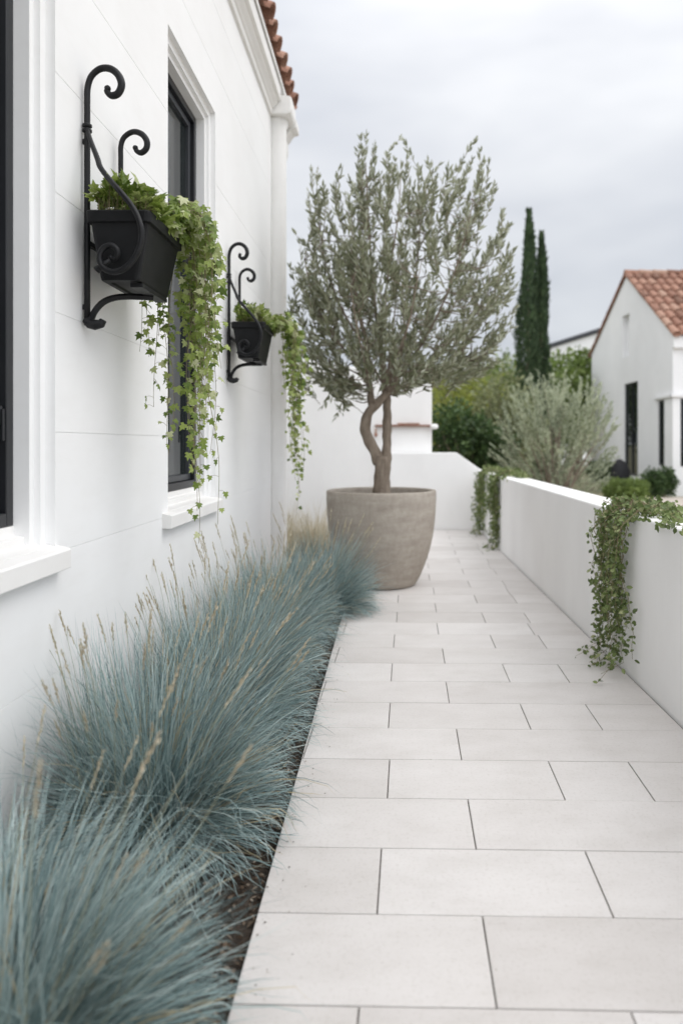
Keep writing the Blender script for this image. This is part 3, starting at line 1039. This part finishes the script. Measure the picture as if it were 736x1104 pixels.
mb.build('potting_soil', M['soil'], pot, smooth=True)

tree = thing('olive_tree', 'olive tree with twisted double trunk and feathery grey green crown in the big pot', 'tree', (PX, PY, 0.75))
mb = MB()
TY = PY


def T(px, py, dy=0.0):
    return P(px, py, TY + dy)


base = smooth_curve([T(411, 545), T(411.5, 525), T(412, 505), T(412, 492)], 4)
mb.tube([tuple(p) for p in base], np.interp(np.linspace(0, 1, len(base)), [0, .3, 1], [.09, .074, .068]), 16)
left = smooth_curve([T(408, 500), T(404, 487), T(396, 472), T(393.5, 458), T(397, 446), T(404, 437), T(412, 429), T(421, 420), T(428, 405, .05), T(432, 380, .1)], 5)
mb.tube([tuple(p) for p in left], np.interp(np.linspace(0, 1, len(left)), [0, .15, .5, 1], [.052, .048, .042, .022]), 12)
right = smooth_curve([T(415, 505, .02), T(416.5, 487, .03), T(417, 465, .04), T(417, 440, .05), T(416, 420, .06), T(412, 390, .05), T(408, 350, .03)], 5)
mb.tube([tuple(p) for p in right], np.interp(np.linspace(0, 1, len(right)), [0, .2, .7, 1], [.05, .041, .036, .022]), 12)
up = smooth_curve([T(401, 443), T(399, 425), T(398, 405), T(394, 370, -.05), T(386, 330, -.1), T(378, 285, -.1)], 5)
mb.tube([tuple(p) for p in up], np.interp(np.linspace(0, 1, len(up)), [0, .4, 1], [.030, .024, .010]), 10)
limbs = [left, right, up]
limb_px = [
    ([(419, 424), (434, 418), (455, 411), (485, 390), (512, 360), (530, 325)], (0, .1, .15, .2, .2, .15), .026),
    ([(432, 382), (440, 345), (448, 300), (452, 250), (455, 210)], (.1, .12, .15, .1, .1), .02),
    ([(412, 392), (405, 340), (400, 280), (396, 220), (394, 175)], (.05, 0, -.05, 0, .0), .02),
    ([(428, 405), (455, 370), (478, 325), (497, 270), (510, 215)], (.05, -.1, -.2, -.2, -.15), .02),
    ([(398, 405), (378, 385), (355, 355), (336, 315), (328, 280)], (0, -.1, -.15, -.15, -.1), .018),
    ([(394, 372), (372, 340), (352, 290), (344, 240), (341, 205)], (-.05, 0, .1, .15, .15), .016),
    ([(408, 352), (418, 300), (428, 240), (432, 190)], (.03, -.2, -.3, -.3), .016),
    ([(416, 420), (420, 385), (425, 340), (430, 290)], (.06, .4, .6, .65), .02),
    ([(416, 420), (400, 390), (385, 350), (375, 300)], (.06, .35, .55, .6), .018),
    ([(417, 425), (425, 390), (440, 350), (450, 300)], (.0, -.35, -.55, -.6), .02),
    ([(404, 437), (395, 400), (385, 355), (378, 310)], (.0, -.35, -.55, -.6), .018),
    ([(434, 418), (462, 400), (500, 385), (540, 372)], (0, .1, .1, .1), .012),
    ([(398, 410), (375, 398), (350, 392), (325, 385)], (0, .1, .1, .05), .012),
]
for pxs, dys, r0 in limb_px:
    c = smooth_curve([T(a, b, d) for (a, b), d in zip(pxs, dys)], 5)
    mb.tube([tuple(p) for p in c], np.linspace(r0, r0 * 0.22, len(c)) * 0.72, 8)
    limbs.append(c)
limb_pts = np.array([p for l in limbs for p in l])
trunk_mb = mb
for arr in mb.v[:4]:      # knots and ridges of old wood
    arr += np.column_stack([np.sin(arr[:, 2] * 47 + arr[:, 1] * 60) * .0035 + np.sin(arr[:, 2] * 19 + arr[:, 0] * 33) * .003, np.sin(arr[:, 2] * 38 + arr[:, 0] * 70) * .004, np.zeros(len(arr))])

rng = np.random.default_rng(42)
# outline of the crown: left and right edge in photo pixels for a row of heights
rowy = [452, 436, 420, 400, 380, 350, 310, 270, 235, 205, 180, 160, 142]
lx = [352, 344, 330, 316, 311, 312, 318, 322, 328, 336, 350, 378, 392]
rx = [372, 398, 455, 505, 530, 545, 552, 552, 546, 540, 528, 520, 512]
shoots = []
tips = [(394, 136), (404, 148), (386, 158), (433, 146), (440, 165), (425, 172), (341, 178), (352, 195), (330, 205), (362, 200), (474, 188), (465, 205), (484, 200),
        (515, 148), (508, 170), (524, 172), (531, 196), (540, 222), (548, 240), (552, 262), (555, 298), (556, 330), (548, 352), (536, 378), (528, 392), (322, 250), (315, 285),
        (311, 320), (312, 352), (316, 385), (498, 215), (455, 210), (412, 180), (376, 190), (346, 225), (336, 232), (520, 205), (500, 190), (446, 190), (386, 185)]
for a, b in tips:
    for k in range(2):
        shoots.append((np.array(T(a + rng.normal(0, 3), b + abs(rng.normal(0, 8)), rng.normal(0, .16))), rng.uniform(.38, .55)))
while len(shoots) < 555:
    py = rng.uniform(170, 446)
    l, r = np.interp(-py, -np.array(rowy), lx), np.interp(-py, -np.array(rowy), rx)
    if rng.random() < (0.72 if py < 255 else 0.0):
        continue
    cxm, hw = (l + r) / 2, (r - l) / 2
    a = rng.uniform(-1, 1) * (0.9 if py < 270 else 1.0)
    dmax = 0.82 * math.sqrt(max(0.05, 1 - a * a)) * np.interp(py, [150, 260, 380, 440], [0.5, 0.95, 0.9, .5])
    dy = rng.uniform(-1, 1) * dmax
    if py > 392 + 36 * min(1.0, abs(cxm + a * hw - 412) / 90) or (py > 390 and abs(cxm + a * hw - 412) < 45 and abs(dy) < .35):
        continue
    q_ = np.array([cxm + a * hw, py, dy * 120])
    if math.sin(q_[0] / 17.0 + 1.3) * math.sin(q_[1] / 21.0 + q_[2] / 30.0) + 0.6 * math.sin(q_[0] / 9.0 - q_[1] / 13.0) < rng.uniform(-0.9, 0.1):
        continue
    shoots.append((np.array(T(cxm + a * hw, py, dy)), rng.uniform(.26, .46)))
# the loose hanging twig at the lower left
droopers = [(np.array(T(346, 440, -.1)), np.array(T(375, 398, 0))), (np.array(T(362, 450, -.1)), np.array(T(382, 405, 0))), (np.array(T(352, 418, -.2)), np.array(T(374, 396, 0))),
            (np.array(T(535, 388, .1)), np.array(T(490, 388, 0)))]
lv = MB()
core = np.array(T(414, 425))


def shoot_leaves(ptsS, ln, dens=0.0132):
    n = max(6, int(ln / dens))
    t = np.sort(rng.uniform(0.04, 1.0, n))
    m = len(ptsS) - 1
    k = np.minimum((t * m).astype(int), m - 1)
    fr = (t * m - k)[:, None]
    pos = ptsS[k] * (1 - fr) + ptsS[k + 1] * fr
    d = unit(ptsS[k + 1] - ptsS[k])
    q = rdir(n, rng)
    lat = unit(q - d * np.sum(q * d, axis=1, keepdims=True))
    ang = rng.uniform(0.35, 0.95, n)[:, None] * (1 - 0.35 * t[:, None])
    direc = d * np.cos(ang) + lat * np.sin(ang)
    L_ = rng.uniform(0.058, 0.100, n) * (1 - 0.25 * t)
    leaves(lv, LANCE, pos, direc, np.cross(lat, d) + lat * 0.4 + rng.normal(0, .5, (n, 3)), L_, L_ * rng.uniform(0.21, 0.30, n))


for tip, ln in shoots:
    out = unit(tip - core)
    d = unit(out * np.array([0.8, 0.8, 0.55]) + np.array([0, 0, float(np.interp(tip[2], [1.5, 2.0, 2.5], [0.0, 0.3, 0.62]))]) + rng.normal(0, .18, 3))
    start = tip - d * ln
    bend = rng.normal(0, 0.03, 3)
    ptsS = np.array([start, start + d * ln * .33 + bend, start + d * ln * .66 + bend * .8, tip])
    shoot_leaves(ptsS, ln)
    j = limb_pts[np.argmin(np.linalg.norm(limb_pts - start[None], axis=1) + 0.6 * np.maximum(0, limb_pts[:, 2] - start[2]))]
    if np.linalg.norm(j - start) > 0.42 or (start[2] < 1.7 and np.linalg.norm(j - start) > 0.2):
        trunk_mb.tube([tuple(start), tuple(ptsS[1]), tuple(ptsS[2]), tuple(tip)], [.0028, .0022, .0018, .001], 4)
        continue
    trunk_mb.tube([tuple(j), tuple((j + start) / 2 + np.array([0, 0, -.02])), tuple(start), tuple(ptsS[1]), tuple(ptsS[2]), tuple(tip)], [.0045, .0035, .0028, .0022, .0018, .001], 4)
for tip, st_ in droopers:
    ln = np.linalg.norm(tip - st_)
    ptsS = np.array([st_, st_ * .66 + tip * .34 + np.array([0, 0, .03]), st_ * .33 + tip * .67 + np.array([0, 0, .02]), tip])
    shoot_leaves(ptsS, ln, .011)
    for k in range(4):
        q = ptsS[1 + k % 2]
        e = q + rng.normal(0, .06, 3) + np.array([0, 0, -.1])
        shoot_leaves(np.array([q, (q + e) / 2, e]), .14, .012)
    trunk_mb.tube([tuple(p) for p in ptsS], [.004, .003, .002, .001], 4)
trunk_mb.build('trunk', M['bark'], tree, smooth=True)
lv.build('crown', M['olive'], tree)

# ------------------------------------------------------------------ low garden walls
GWT, GWH = 0.25, 0.85
mb = MB()
mb.box(PR, PR + GWT, -3.0, 10.39, -0.07, GWH)
o = mb.build('garden_wall', M['parapet'], bevel=0.012, seg=3)
tag(o, 'long low white wall along the right of the path with creepers over it', 'wall')
mb = MB()
x0 = P(417, 0, 10.5)[0]
mb.prism([(x0, -0.07), (PR + GWT, -0.07), (PR + GWT, 0.85), (PR + 0.02, 0.86), (0.94, 1.10), (x0, 1.10)], 'y', 10.393, 10.62)
o = mb.build('end_wall', M['parapet'], bevel=0.012, seg=3)
tag(o, 'short white wall closing the path end, its top sloping down to the right', 'wall')
ob = thing('outbuilding', 'plain white outbuilding behind the olive tree with a thin terracotta ledge', 'building', (-1.5, 11.5, 0))
mb = MB()
xr = P(465, 0, 10.7)[0]
mb.prism([(-5.0, -0.07), (xr, -0.07), (xr, 2.12), (-0.2, 2.30), (-1.5, 2.50), (-5.0, 3.0)], 'y', 10.64, 14.5)
mb.build('wall', M['parapet'], ob, bevel=0.015)
mb = MB()
mb.box(P(404, 0, 10.6)[0], xr + 0.045, 10.575, 10.637, 1.475, 1.505)
mb.box(P(428, 0, 10.6)[0], P(452, 0, 10.6)[0], 10.57, 10.60, 1.507, 1.53)
mb.build('ledge', M['tile'], ob, bevel=0.008)
mb = MB()
mb.lathe([(0.02, 1.44), (0.05, 1.45), (0.058, 1.475), (0.05, 1.505), (0.02, 1.515)], xr + 0.03, 10.56, 16)
mb.build('ledge_end', M['trim'], ob, smooth=True)
mb = MB()
mb.tube([(P(405, 0, 10.6)[0], 10.637, 1.36), (P(405, 0, 10.6)[0], 10.58, 1.37), (P(405, 0, 10.6)[0], 10.55, 1.33)], [.025, .022, .015], 8)
mb.tube([(P(405, 0, 10.6)[0], 10.59, 1.37), (P(405, 0, 10.6)[0], 10.59, 1.45)], [.012, .012], 8)
mb.build('wall_tap', M['tile'], ob, smooth=True)


# ------------------------------------------------------------------ creepers over the low wall
def creeper(label, yc, halfw, seed, nst, top, leaf, reach, group='creepers hanging over the low white wall'):
    rng = np.random.default_rng(seed)
    root = thing('creeper', label, 'creeper', (PR - 0.02, yc, 0.0), group)
    lv, st = MB(), MB()

    def stem(pts, dens, taper=True):
        pts = np.array(pts)
        st.tube([tuple(p) for p in pts], np.linspace(0.0028, 0.001, len(pts)), 4)
        seg = np.linalg.norm(np.diff(pts, axis=0), axis=1)
        n = max(4, int(seg.sum() / dens))
        t = rng.uniform(0, len(pts) - 1.001, n)
        k = t.astype(int)
        pos = pts[k] + (pts[k + 1] - pts[k]) * (t - k)[:, None]
        pos = pos + rdir(n, rng) * rng.uniform(0.008, 0.034, n)[:, None]
        inside = (pos[:, 0] > PR - 0.008) & (pos[:, 2] < GWH + 0.006)
        pos[inside, 0] = PR - 0.008 - rng.uniform(0, .02, inside.sum())
        pos[:, 2] = np.maximum(pos[:, 2], 0.012)
        dd = rdir(n, rng) * 0.9 + np.array([-0.3, -0.2, -0.3])
        nn = np.array([-0.55, -0.5, 0.5]) + rng.normal(0, .5, (n, 3))
        sz = leaf * rng.uniform(.6, 1.25, n)
        leaves(lv, OVAL, pos, dd, nn, sz, sz * rng.uniform(.5, .68, n))

    for i in range(nst):
        y = yc + rng.normal(0, 0.45) * halfw
        ln = GWH * (rng.uniform(0.45, 1.12) if i % 3 else rng.uniform(0.95, 1.2))
        p = [(PR + 0.16, y + rng.normal(0, .06), GWH + 0.02), (PR + 0.05, y, GWH + 0.045 + rng.uniform(0, .03))]
        out = 0.03 + abs(rng.normal(0, reach))
        p.append((PR - out * .7, y, GWH - 0.02))
        z, yy_, xx = GWH - 0.05, y, PR - out
        while z > GWH - ln and z > 0.02:
            p.append((min(xx, PR - 0.012), yy_, z))
            z -= 0.06
            yy_ += rng.normal(0, 0.024)
            xx += rng.normal(0, 0.014) + 0.10 * (PR - 0.055 - xx)
        if z <= 0.02:
            p.append((xx - rng.uniform(0.03, 0.14), yy_ - rng.uniform(-.05, .1), 0.015))
        stem(p, 0.0125)
    for (ya, yb) in top:
        for k in range(7):
            xs = PR + rng.uniform(0.02, GWT + 0.0)
            q = [(xs + rng.normal(0, .03), ya + (yb - ya) * t + rng.normal(0, .02), GWH + 0.012 + abs(rng.normal(0, .03)) * (1 - t * .5)) for t in np.linspace(0, rng.uniform(.6, 1.05), 10)]
            stem(q, 0.014)
    st.build('stems', M['stem'], root)
    lv.build('leaves', M['creeper'], root)
    return root


creeper('leafy creeper spilling over the right wall down to the paving, nearest of three', 3.98, 0.36, 31, 24, [(4.25, 3.0), (4.1, 3.5)], 0.030, 0.034)
creeper('middle creeper curtain on the low wall, just left of the long white stretch', 8.55, 0.36, 33, 22, [(8.9, 7.6)], 0.036, 0.028)
creeper('farthest creeper curtain in the corner of the low wall and end wall', 9.75, 0.42, 35, 22, [(9.4, 10.2)], 0.036, 0.03)


# ------------------------------------------------------------------ planting beyond the wall
def blob_bush(name, label, cat, blobs, mat, n, leaf, seed, trunkmat=None, shape=OVAL, upright=0.2, group=None, stems=True, part='foliage', aspect=0.5):
    """a shrub: leaves spread through several uneven lobes, with twigs inside"""
    rng = np.random.default_rng(seed)
    cx = np.mean([b[0] for b in blobs])
    cy = np.mean([b[1] for b in blobs])
    root = thing(name, label, cat, (cx, cy, -0.08), group)
    lv, tw = MB(), MB()
    vol = np.array([b[3] * b[4] * b[5] for b in blobs]) ** (2 / 3)
    for b, share in zip(blobs, vol / vol.sum()):
        k = int(n * share)
        d = rdir(k, rng)
        lump = 1 + 0.16 * np.sin(d[:, 0] * 5 + b[0] * 3) * np.sin(d[:, 2] * 6 + b[1]) + 0.12 * np.sin(d[:, 1] * 9 + d[:, 0] * 7 + b[2])
        rr = rng.uniform(0, 1, k) ** 0.42 * lump * np.where(rng.random(k) < 0.06, rng.uniform(1.0, 1.22, k), 1.0)
        pos = np.array(b[:3]) + d * rr[:, None] * np.array(b[3:6])
        pos[:, 2] = np.maximum(pos[:, 2], -0.06 + rng.uniform(0, .05, k))
        dd = d * np.array([1, 1, .6]) + np.array([0, 0, upright]) + rng.normal(0, .5, (k, 3))
        sz = leaf * rng.uniform(.6, 1.3, k)
        leaves(lv, shape, pos, dd, d + rng.normal(0, .6, (k, 3)), sz, sz * aspect)
        for q in range(10):
            e = np.array(b[:3]) + rdir(1, rng)[0] * np.array(b[3:6]) * .8
            e[2] = max(e[2], 0.05)
            s = np.array([cx + rng.normal(0, .04), cy + rng.normal(0, .04), -0.08])
            mid = (s + e) / 2 + np.array([0, 0, .15 * b[5]])
            tw.tube([tuple(s), tuple(mid), tuple(e)], [.022, .013, .004], 5)
    lv.build(part, mat, root)
    if stems:
        tw.build('stems', M['bark'], root)
    return root


def cone(label, x, y, h, r, seed):
    rng = np.random.default_rng(seed)
    root = thing('cypress', label, 'tree', (x, y, -0.08), 'twin cypresses behind the low wall')
    lv, tk = MB(), MB()
    n = 9000
    t = rng.uniform(0.02, 1, n) ** 0.9
    prof = np.interp(t, [0, .06, .25, .55, .8, .93, 1], [.6, .92, 1.0, .84, .5, .22, .03]) * r
    az = rng.uniform(0, 2 * np.pi, n)
    lump = 1 + 0.14 * np.sin(az * 3 + t * 19) + 0.10 * np.sin(az * 5 - t * 37)
    rr = prof * lump * rng.uniform(0.35, 1, n) ** 0.5
    pos = np.column_stack([x + rr * np.cos(az) + .04 * np.sin(t * 9), y + rr * np.sin(az), -0.05 + t * h * 0.985])
    dd = np.column_stack([np.cos(az) * .38, np.sin(az) * .38, np.ones(n)]) + rng.normal(0, .16, (n, 3))
    sz = rng.uniform(.07, .18, n)
    leaves(lv, LANCE, pos, dd, np.column_stack([np.cos(az), np.sin(az), np.zeros(n)]) + rng.normal(0, .4, (n, 3)), sz, sz * .32)
    lv.build('crown', M['cypress'], root)
    tk.tube([(x, y, -0.08), (x, y, h * .4), (x + .02, y, h * .93)], [.09, .06, .012], 8)
    tk.build('trunk', M['bark'], root)


cone('taller left cypress of the dark green pair', P(569, 0, 20)[0], 20.0, 7.78, 0.345, 51)
cone('shorter right cypress of the dark green pair', P(582.5, 0, 20.4)[0], 20.4, 7.25, 0.30, 52)


def bb(px, py, y, rw, rh, rd):
    x, _, z = P(px, py, y)
    return (x, y, z, rw, rd, rh)


# the silvery shrub right behind the wall
sh = thing('olive_shrub', 'silvery grey green olive shrub rising behind the low white wall', 'shrub', (P(598, 0, 12.3)[0], 12.3, -0.08))
rng = np.random.default_rng(61)
lv, tw = MB(), MB()
b0 = np.array([P(598, 0, 12.3)[0], 12.3, -0.08])
for i in range(330):
    a = rng.uniform(-1, 1)
    py = rng.uniform(405, 520) if i > 40 else rng.uniform(398, 440)
    half = np.interp(py, [395, 420, 450, 490, 525], [26, 52, 70, 70, 60])
    cxp = np.interp(py, [395, 450, 525], [603, 597, 596])
    px = cxp + a * half
    tip = np.array(P(px, py, 12.3 + rng.uniform(-.9, .9) * math.sqrt(1 - a * a)))
    d = unit(unit(tip - (b0 + np.array([0, 0, .7]))) * np.array([.9, .9, .5]) + np.array([0, 0, .6]) + rng.normal(0, .14, 3))
    ln = rng.uniform(.40, .72)
    st_ = tip - d * ln
    n = 34
    t = rng.uniform(0, 1, n)
    pos = st_ + d[None] * (t * ln)[:, None]
    q = rdir(n, rng)
    dd = d[None] + q * .62
    sz = rng.uniform(.05, .095, n)
    leaves(lv, LANCE, pos, dd, rdir(n, rng), sz, sz * .27)
    if i % 6 == 0:
        tw.tube([tuple(b0 + rng.normal(0, .05, 3) * np.array([1, 1, 0])), tuple((b0 + st_) / 2 + np.array([0, 0, .12])), tuple(st_), tuple(tip)], [.02, .012, .006, .002], 5)
lv.build('foliage', M['sage'], sh)
tw.build('stems', M['bark'], sh)

blob_bush('shrub', 'dark green shrub low behind the end wall', 'shrub', [bb(488, 470, 13.0, .45, .62, .5), bb(512, 478, 13.2, .45, .55, .5), bb(535, 490, 13.0, .4, .5, .4)], M['dark'], 5200, .085, 71)
blob_bush('shrub', 'bright yellow green shrub between the outbuilding and the cypresses', 'shrub', [bb(498, 446, 16.5, .75, .85, .7), bb(522, 440, 16.8, .7, .8, .7), bb(478, 452, 16.3, .6, .8, .6), bb(505, 492, 16.5, 1.2, .7, .7)], M['lime'], 6000, .10, 72)
blob_bush('shrub', 'mid green shrub left of the silvery olive shrub', 'shrub', [bb(541, 448, 15.5, .7, .9, .6), bb(552, 470, 15.3, .7, .8, .6), bb(530, 480, 15.6, .6, .7, .6)], M['hazy'], 5200, .10, 73)
blob_bush('broad_tree', 'dull green tree far behind the outbuilding', 'tree', [bb(478, 425, 27, 1.4, 1.25, 1.2), bb(505, 418, 27.5, 1.5, 1.2, 1.2), bb(535, 420, 27, 1.4, 1.2, 1.2), bb(505, 455, 27, 2.0, 1.4, 1.5)], M['hazy'], 8000, .17, 74, part='crown')
blob_bush('broad_tree', 'mid green tree behind the twin cypresses', 'tree', [bb(552, 428, 24.5, 1.0, 1.3, 1.0), bb(590, 420, 25, 1.3, 1.1, 1.1), bb(575, 455, 24.5, 1.5, 1.5, 1.0)], M['green'], 7500, .16, 75, part='crown')
blob_bush('broad_tree', 'leafy green tree against the left edge of the tiled gable house', 'tree', [bb(618, 400, 27, .9, .75, .8), bb(628, 420, 27, .8, 1.0, .8), bb(608, 425, 27, .9, .8, .8), bb(630, 386, 27.2, .4, .35, .4), bb(620, 455, 27, 1.1, 1.3, .9)], M['green'], 7000, .16, 76, part='crown')
blob_bush('hedge', 'low clipped round hedge before the dark door of the gable house', 'hedge', [bb(662, 528, 16.6, .30, .25, .34), bb(683, 528, 16.6, .32, .26, .34), bb(672, 529, 16.5, .40, .24, .34)], M['green'], 5200, .06, 77)
blob_bush('hedge', 'darker hedge right of the low hedge, below the narrow window', 'hedge', [bb(704, 522, 17.3, .28, .34, .32), bb(718, 520, 17.5, .22, .36, .3)], M['dark'], 4200, .065, 78)
blob_bush('hedge', 'dark low planting at the left foot of the gable house', 'hedge', [bb(646, 508, 20.5, .4, .3, .35), bb(655, 510, 19.8, .33, .28, .35)], M['dark'], 3200, .08, 79)
# dark rounded object by the door, its kind unclear
mb = MB()
cx, cy, _ = P(668, 0, 19.2)
lp = []
for z, r in ((-0.03, .20), (0.1, .235), (0.3, .25), (0.5, .245), (0.65, .20), (0.76, .13), (0.82, .06), (0.835, .02)):
    lp.append((r, z))
mb.lathe(lp, cx, cy, 20)
vv = mb.v[-1]
vv[:, 0] += 0.02 * np.sin(vv[:, 2] * 9 + vv[:, 1] * 11)
o = mb.build('rounded_object', M['char'], smooth=True)
tag(o, 'dark rounded object standing beside the tall door of the gable house', 'urn')

# ------------------------------------------------------------------ the gable house on the right
GX, GY0, GY1, GYR = 7.0, 18.1, 25.4, 21.65
ZE0, ZE1, ZR = 3.98, 4.36, 6.22
gh = thing('gable_house', 'white gable house with terracotta roof beyond the wall on the right', 'house', (10, 21, -0.08))
door = (20.66, 21.85, 0.30, 3.02)
win = (18.66, 19.10, 0.66, 2.36)
niche = (21.38, 22.05, 3.84, 5.08)


def zt(y):
    return np.interp(y, [GY0, GYR, GY1], [ZE0, ZR, ZE1])


mb = MB()
holes = [door, win, niche]
ycuts = sorted({GY0, GYR, GY1} | {h[i] for h in holes for i in (0, 1)})
for a, b in zip(ycuts[:-1], ycuts[1:]):
    ym = (a + b) / 2
    hs = sorted([h for h in holes if h[0] < ym < h[1]], key=lambda h: h[2])
    z = -0.1
    for h in hs:
        mb.add([(GX, a, z), (GX, b, z), (GX, b, h[2]), (GX, a, h[2])], [(0, 3, 2, 1)])
        z = h[3]
    mb.add([(GX, a, z), (GX, b, z), (GX, b, zt(b)), (GX, a, zt(a))], [(0, 3, 2, 1)])
for (a, b, c, d) in holes:
    q = [(GX, a, c), (GX, b, c), (GX, b, d), (GX, a, d)]
    q2 = [(GX + .16, y, z) for _, y, z in q]
    mb.add(q + q2, [(0, 1, 5, 4), (1, 2, 6, 5), (2, 3, 7, 6), (3, 0, 4, 7)])
a, b, c, d = niche
mb.add([(GX + .16, a, c), (GX + .16, b, c), (GX + .16, b, d), (GX + .16, a, d)], [(0, 3, 2, 1)])
# long side with its own window, rear
SW = (7.19, 8.1, 0.66, 2.36)
for (xa, xb, za, zb) in ((GX, SW[0], -0.1, ZE0), (SW[1], 16, -0.1, ZE0), (SW[0], SW[1], -0.1, SW[2]), (SW[0], SW[1], SW[3], ZE0)):
    mb.add([(xa, GY0, za), (xb, GY0, za), (xb, GY0, zb), (xa, GY0, zb)], [(0, 1, 2, 3)])
q = [(SW[0], GY0, SW[2]), (SW[1], GY0, SW[2]), (SW[1], GY0, SW[3]), (SW[0], GY0, SW[3])]
q2 = [(x, GY0 + .16, z) for x, _, z in q]
mb.add(q + q2, [(0, 4, 5, 1), (1, 5, 6, 2), (2, 6, 7, 3), (3, 7, 4, 0)])
mb.add([(GX, GY1, -0.1), (16, GY1, -0.1), (16, GY1, ZE1), (GX, GY1, ZE1)], [(0, 3, 2, 1)])
mb.add([(16, GY0, -0.1), (16, GY1, -0.1), (16, GY1, ZE1), (16, GYR, ZR), (16, GY0, ZE0)], [(0, 1, 2, 3, 4)])
mb.build('wall', M['farwhite'], gh)


def gopening(name, rect, bars):
    a, b, c, d = rect
    fr = MB()
    t = 0.07
    x0, x1 = GX + .03, GX + .10
    fr.box(x0, x1, a, a + t, c, d)
    fr.box(x0, x1, b - t, b, c, d)
    fr.box(x0, x1, a + t, b - t, d - t, d)
    fr.box(x0, x1, a + t, b - t, c, c + t)
    for k in range(1, bars):
        y = a + (b - a) * k / bars
        fr.box(x0 + .002, x1, y - .045, y + .045, c + t, d - t)
    f = fr.build(name, M['frame'], gh)
    gl = MB()
    gl.box(GX + .06, GX + .075, a + .01, b - .01, c + .01, d - .01)
    sub(gl, 'pane', M['glass'], f)
    return f


dr = gopening('door', door, 2)
mb = MB()
mb.box(GX - .02, GX + .03, 21.19, 21.215, 1.25, 1.55)
sub(mb, 'handle', M['sash'], dr)
gopening('window', win, 1)
fr = MB()
fr.box(SW[0], SW[0] + .07, GY0 + .09, GY0 + .155, SW[2], SW[3])
fr.box(SW[1] - .07, SW[1], GY0 + .09, GY0 + .155, SW[2], SW[3])
fr.box(SW[0] + .07, SW[1] - .07, GY0 + .09, GY0 + .155, SW[3] - .07, SW[3])
fr.box(SW[0] + .07, SW[1] - .07, GY0 + .09, GY0 + .155, SW[2], SW[2] + .07)
f2 = fr.build('window', M['frame'], gh)
gl = MB()
gl.box(SW[0] + .01, SW[1] - .01, GY0 + .12, GY0 + .135, SW[2] + .01, SW[3] - .01)
sub(gl, 'pane', M['glass'], f2)
mb = MB()
mb.box(GX - .06, GX - .003, 18.04, 19.3, 2.40, 2.47)
mb.box(GX - .06, 8.4, 18.035, 18.097, 2.40, 2.47)
mb.build('string_course', M['farwhite'], gh)
mb = MB()
mb.box(GX - .02, 16, 17.98, 18.097, 3.60, 3.90)
mb.build('eave_cornice', M['farwhite'], gh, bevel=0.02)
pu = Vector((0, GYR - GY0, ZR - ZE0)).normalized()
sl_ = math.hypot(GYR - GY0, ZR - ZE0) + 0.12
mb = MB()
p0 = Vector((GX + 0.02, GY0, ZE0 + 0.02)) - pu * 0.22
barrel_roof(mb, p0, (1, 0, 0), pu, 36, 0.26, 9, (sl_ + .1) / 9, 0.105, 9)
pd = Vector((0, -(GY1 - GYR), ZR - ZE1)).normalized()
p1 = Vector((GX + 0.02, GY1, ZE1 + 0.02)) - pd * 0.2
barrel_roof(mb, p1, (1, 0, 0), pd, 36, 0.26, 9, (math.hypot(GY1 - GYR, ZR - ZE1) + .2) / 9, 0.105, 10)
rf = mb.build('roof', M['tile'], gh)
mb = MB()
for k in range(22):
    xk = GX - 0.06 + k * 0.42
    mb.tube([(xk, GYR, ZR + .085), (xk + .44, GYR, ZR + .075)], [.115, .10], 12)
sub(mb, 'ridge_tiles', M['tile'], rf)
mb = MB()
# rake edge: thin terracotta verge along both slopes of the gable
for (ya, za, yb, zb) in ((GY0 - .2, ZE0 - .11, GYR, ZR + .03), (GY1 + .18, ZE1 - .1, GYR, ZR + .03)):
    mb.add([(GX - .06, ya, za), (GX + .1, ya, za), (GX + .1, yb, zb), (GX - .06, yb, zb), (GX - .06, ya, za + .11), (GX + .1, ya, za + .11), (GX + .1, yb, zb + .11), (GX - .06, yb, zb + .11)],
           [(0, 1, 2, 3), (4, 7, 6, 5), (0, 4, 5, 1), (1, 5, 6, 2), (2, 6, 7, 3), (3, 7, 4, 0)])
sub(mb, 'verge', M['tile'], rf)
mb = MB()
for (ya, za, yb, zb) in ((GY0, ZE0, GYR, ZR), (GY1, ZE1, GYR, ZR)):
    mb.add([(GX, ya, za), (16, ya, za), (16, yb, zb), (GX, yb, zb)], [(0, 1, 2, 3)])
sub(mb, 'roof_deck', M['farwhite'], rf)

# far white building peeping over the trees
fb = thing('far_building', 'distant white building with a sloping roof edge left of the gable house', 'building', (11, 44, -0.08))
mb = MB()
xa, xb = P(594, 0, 42)[0], P(660, 0, 42)[0]
mb.prism([(xa, -0.1), (xb, -0.1), (xb, P(0, 354, 42)[2]), (xa, P(0, 375, 42)[2])], 'y', 42, 50)
mb.build('wall', M['farwhite'], fb)
mb = MB()
za, zb = P(0, 375, 42)[2], P(0, 354, 42)[2]
mb.prism([(xa - .2, za + .01), (xb + .2, zb + .12), (xb + .2, zb + .32), (xa - .2, za + .2)], 'y', 41.8, 50.2)
mb.build('roof', M['sash'], fb)
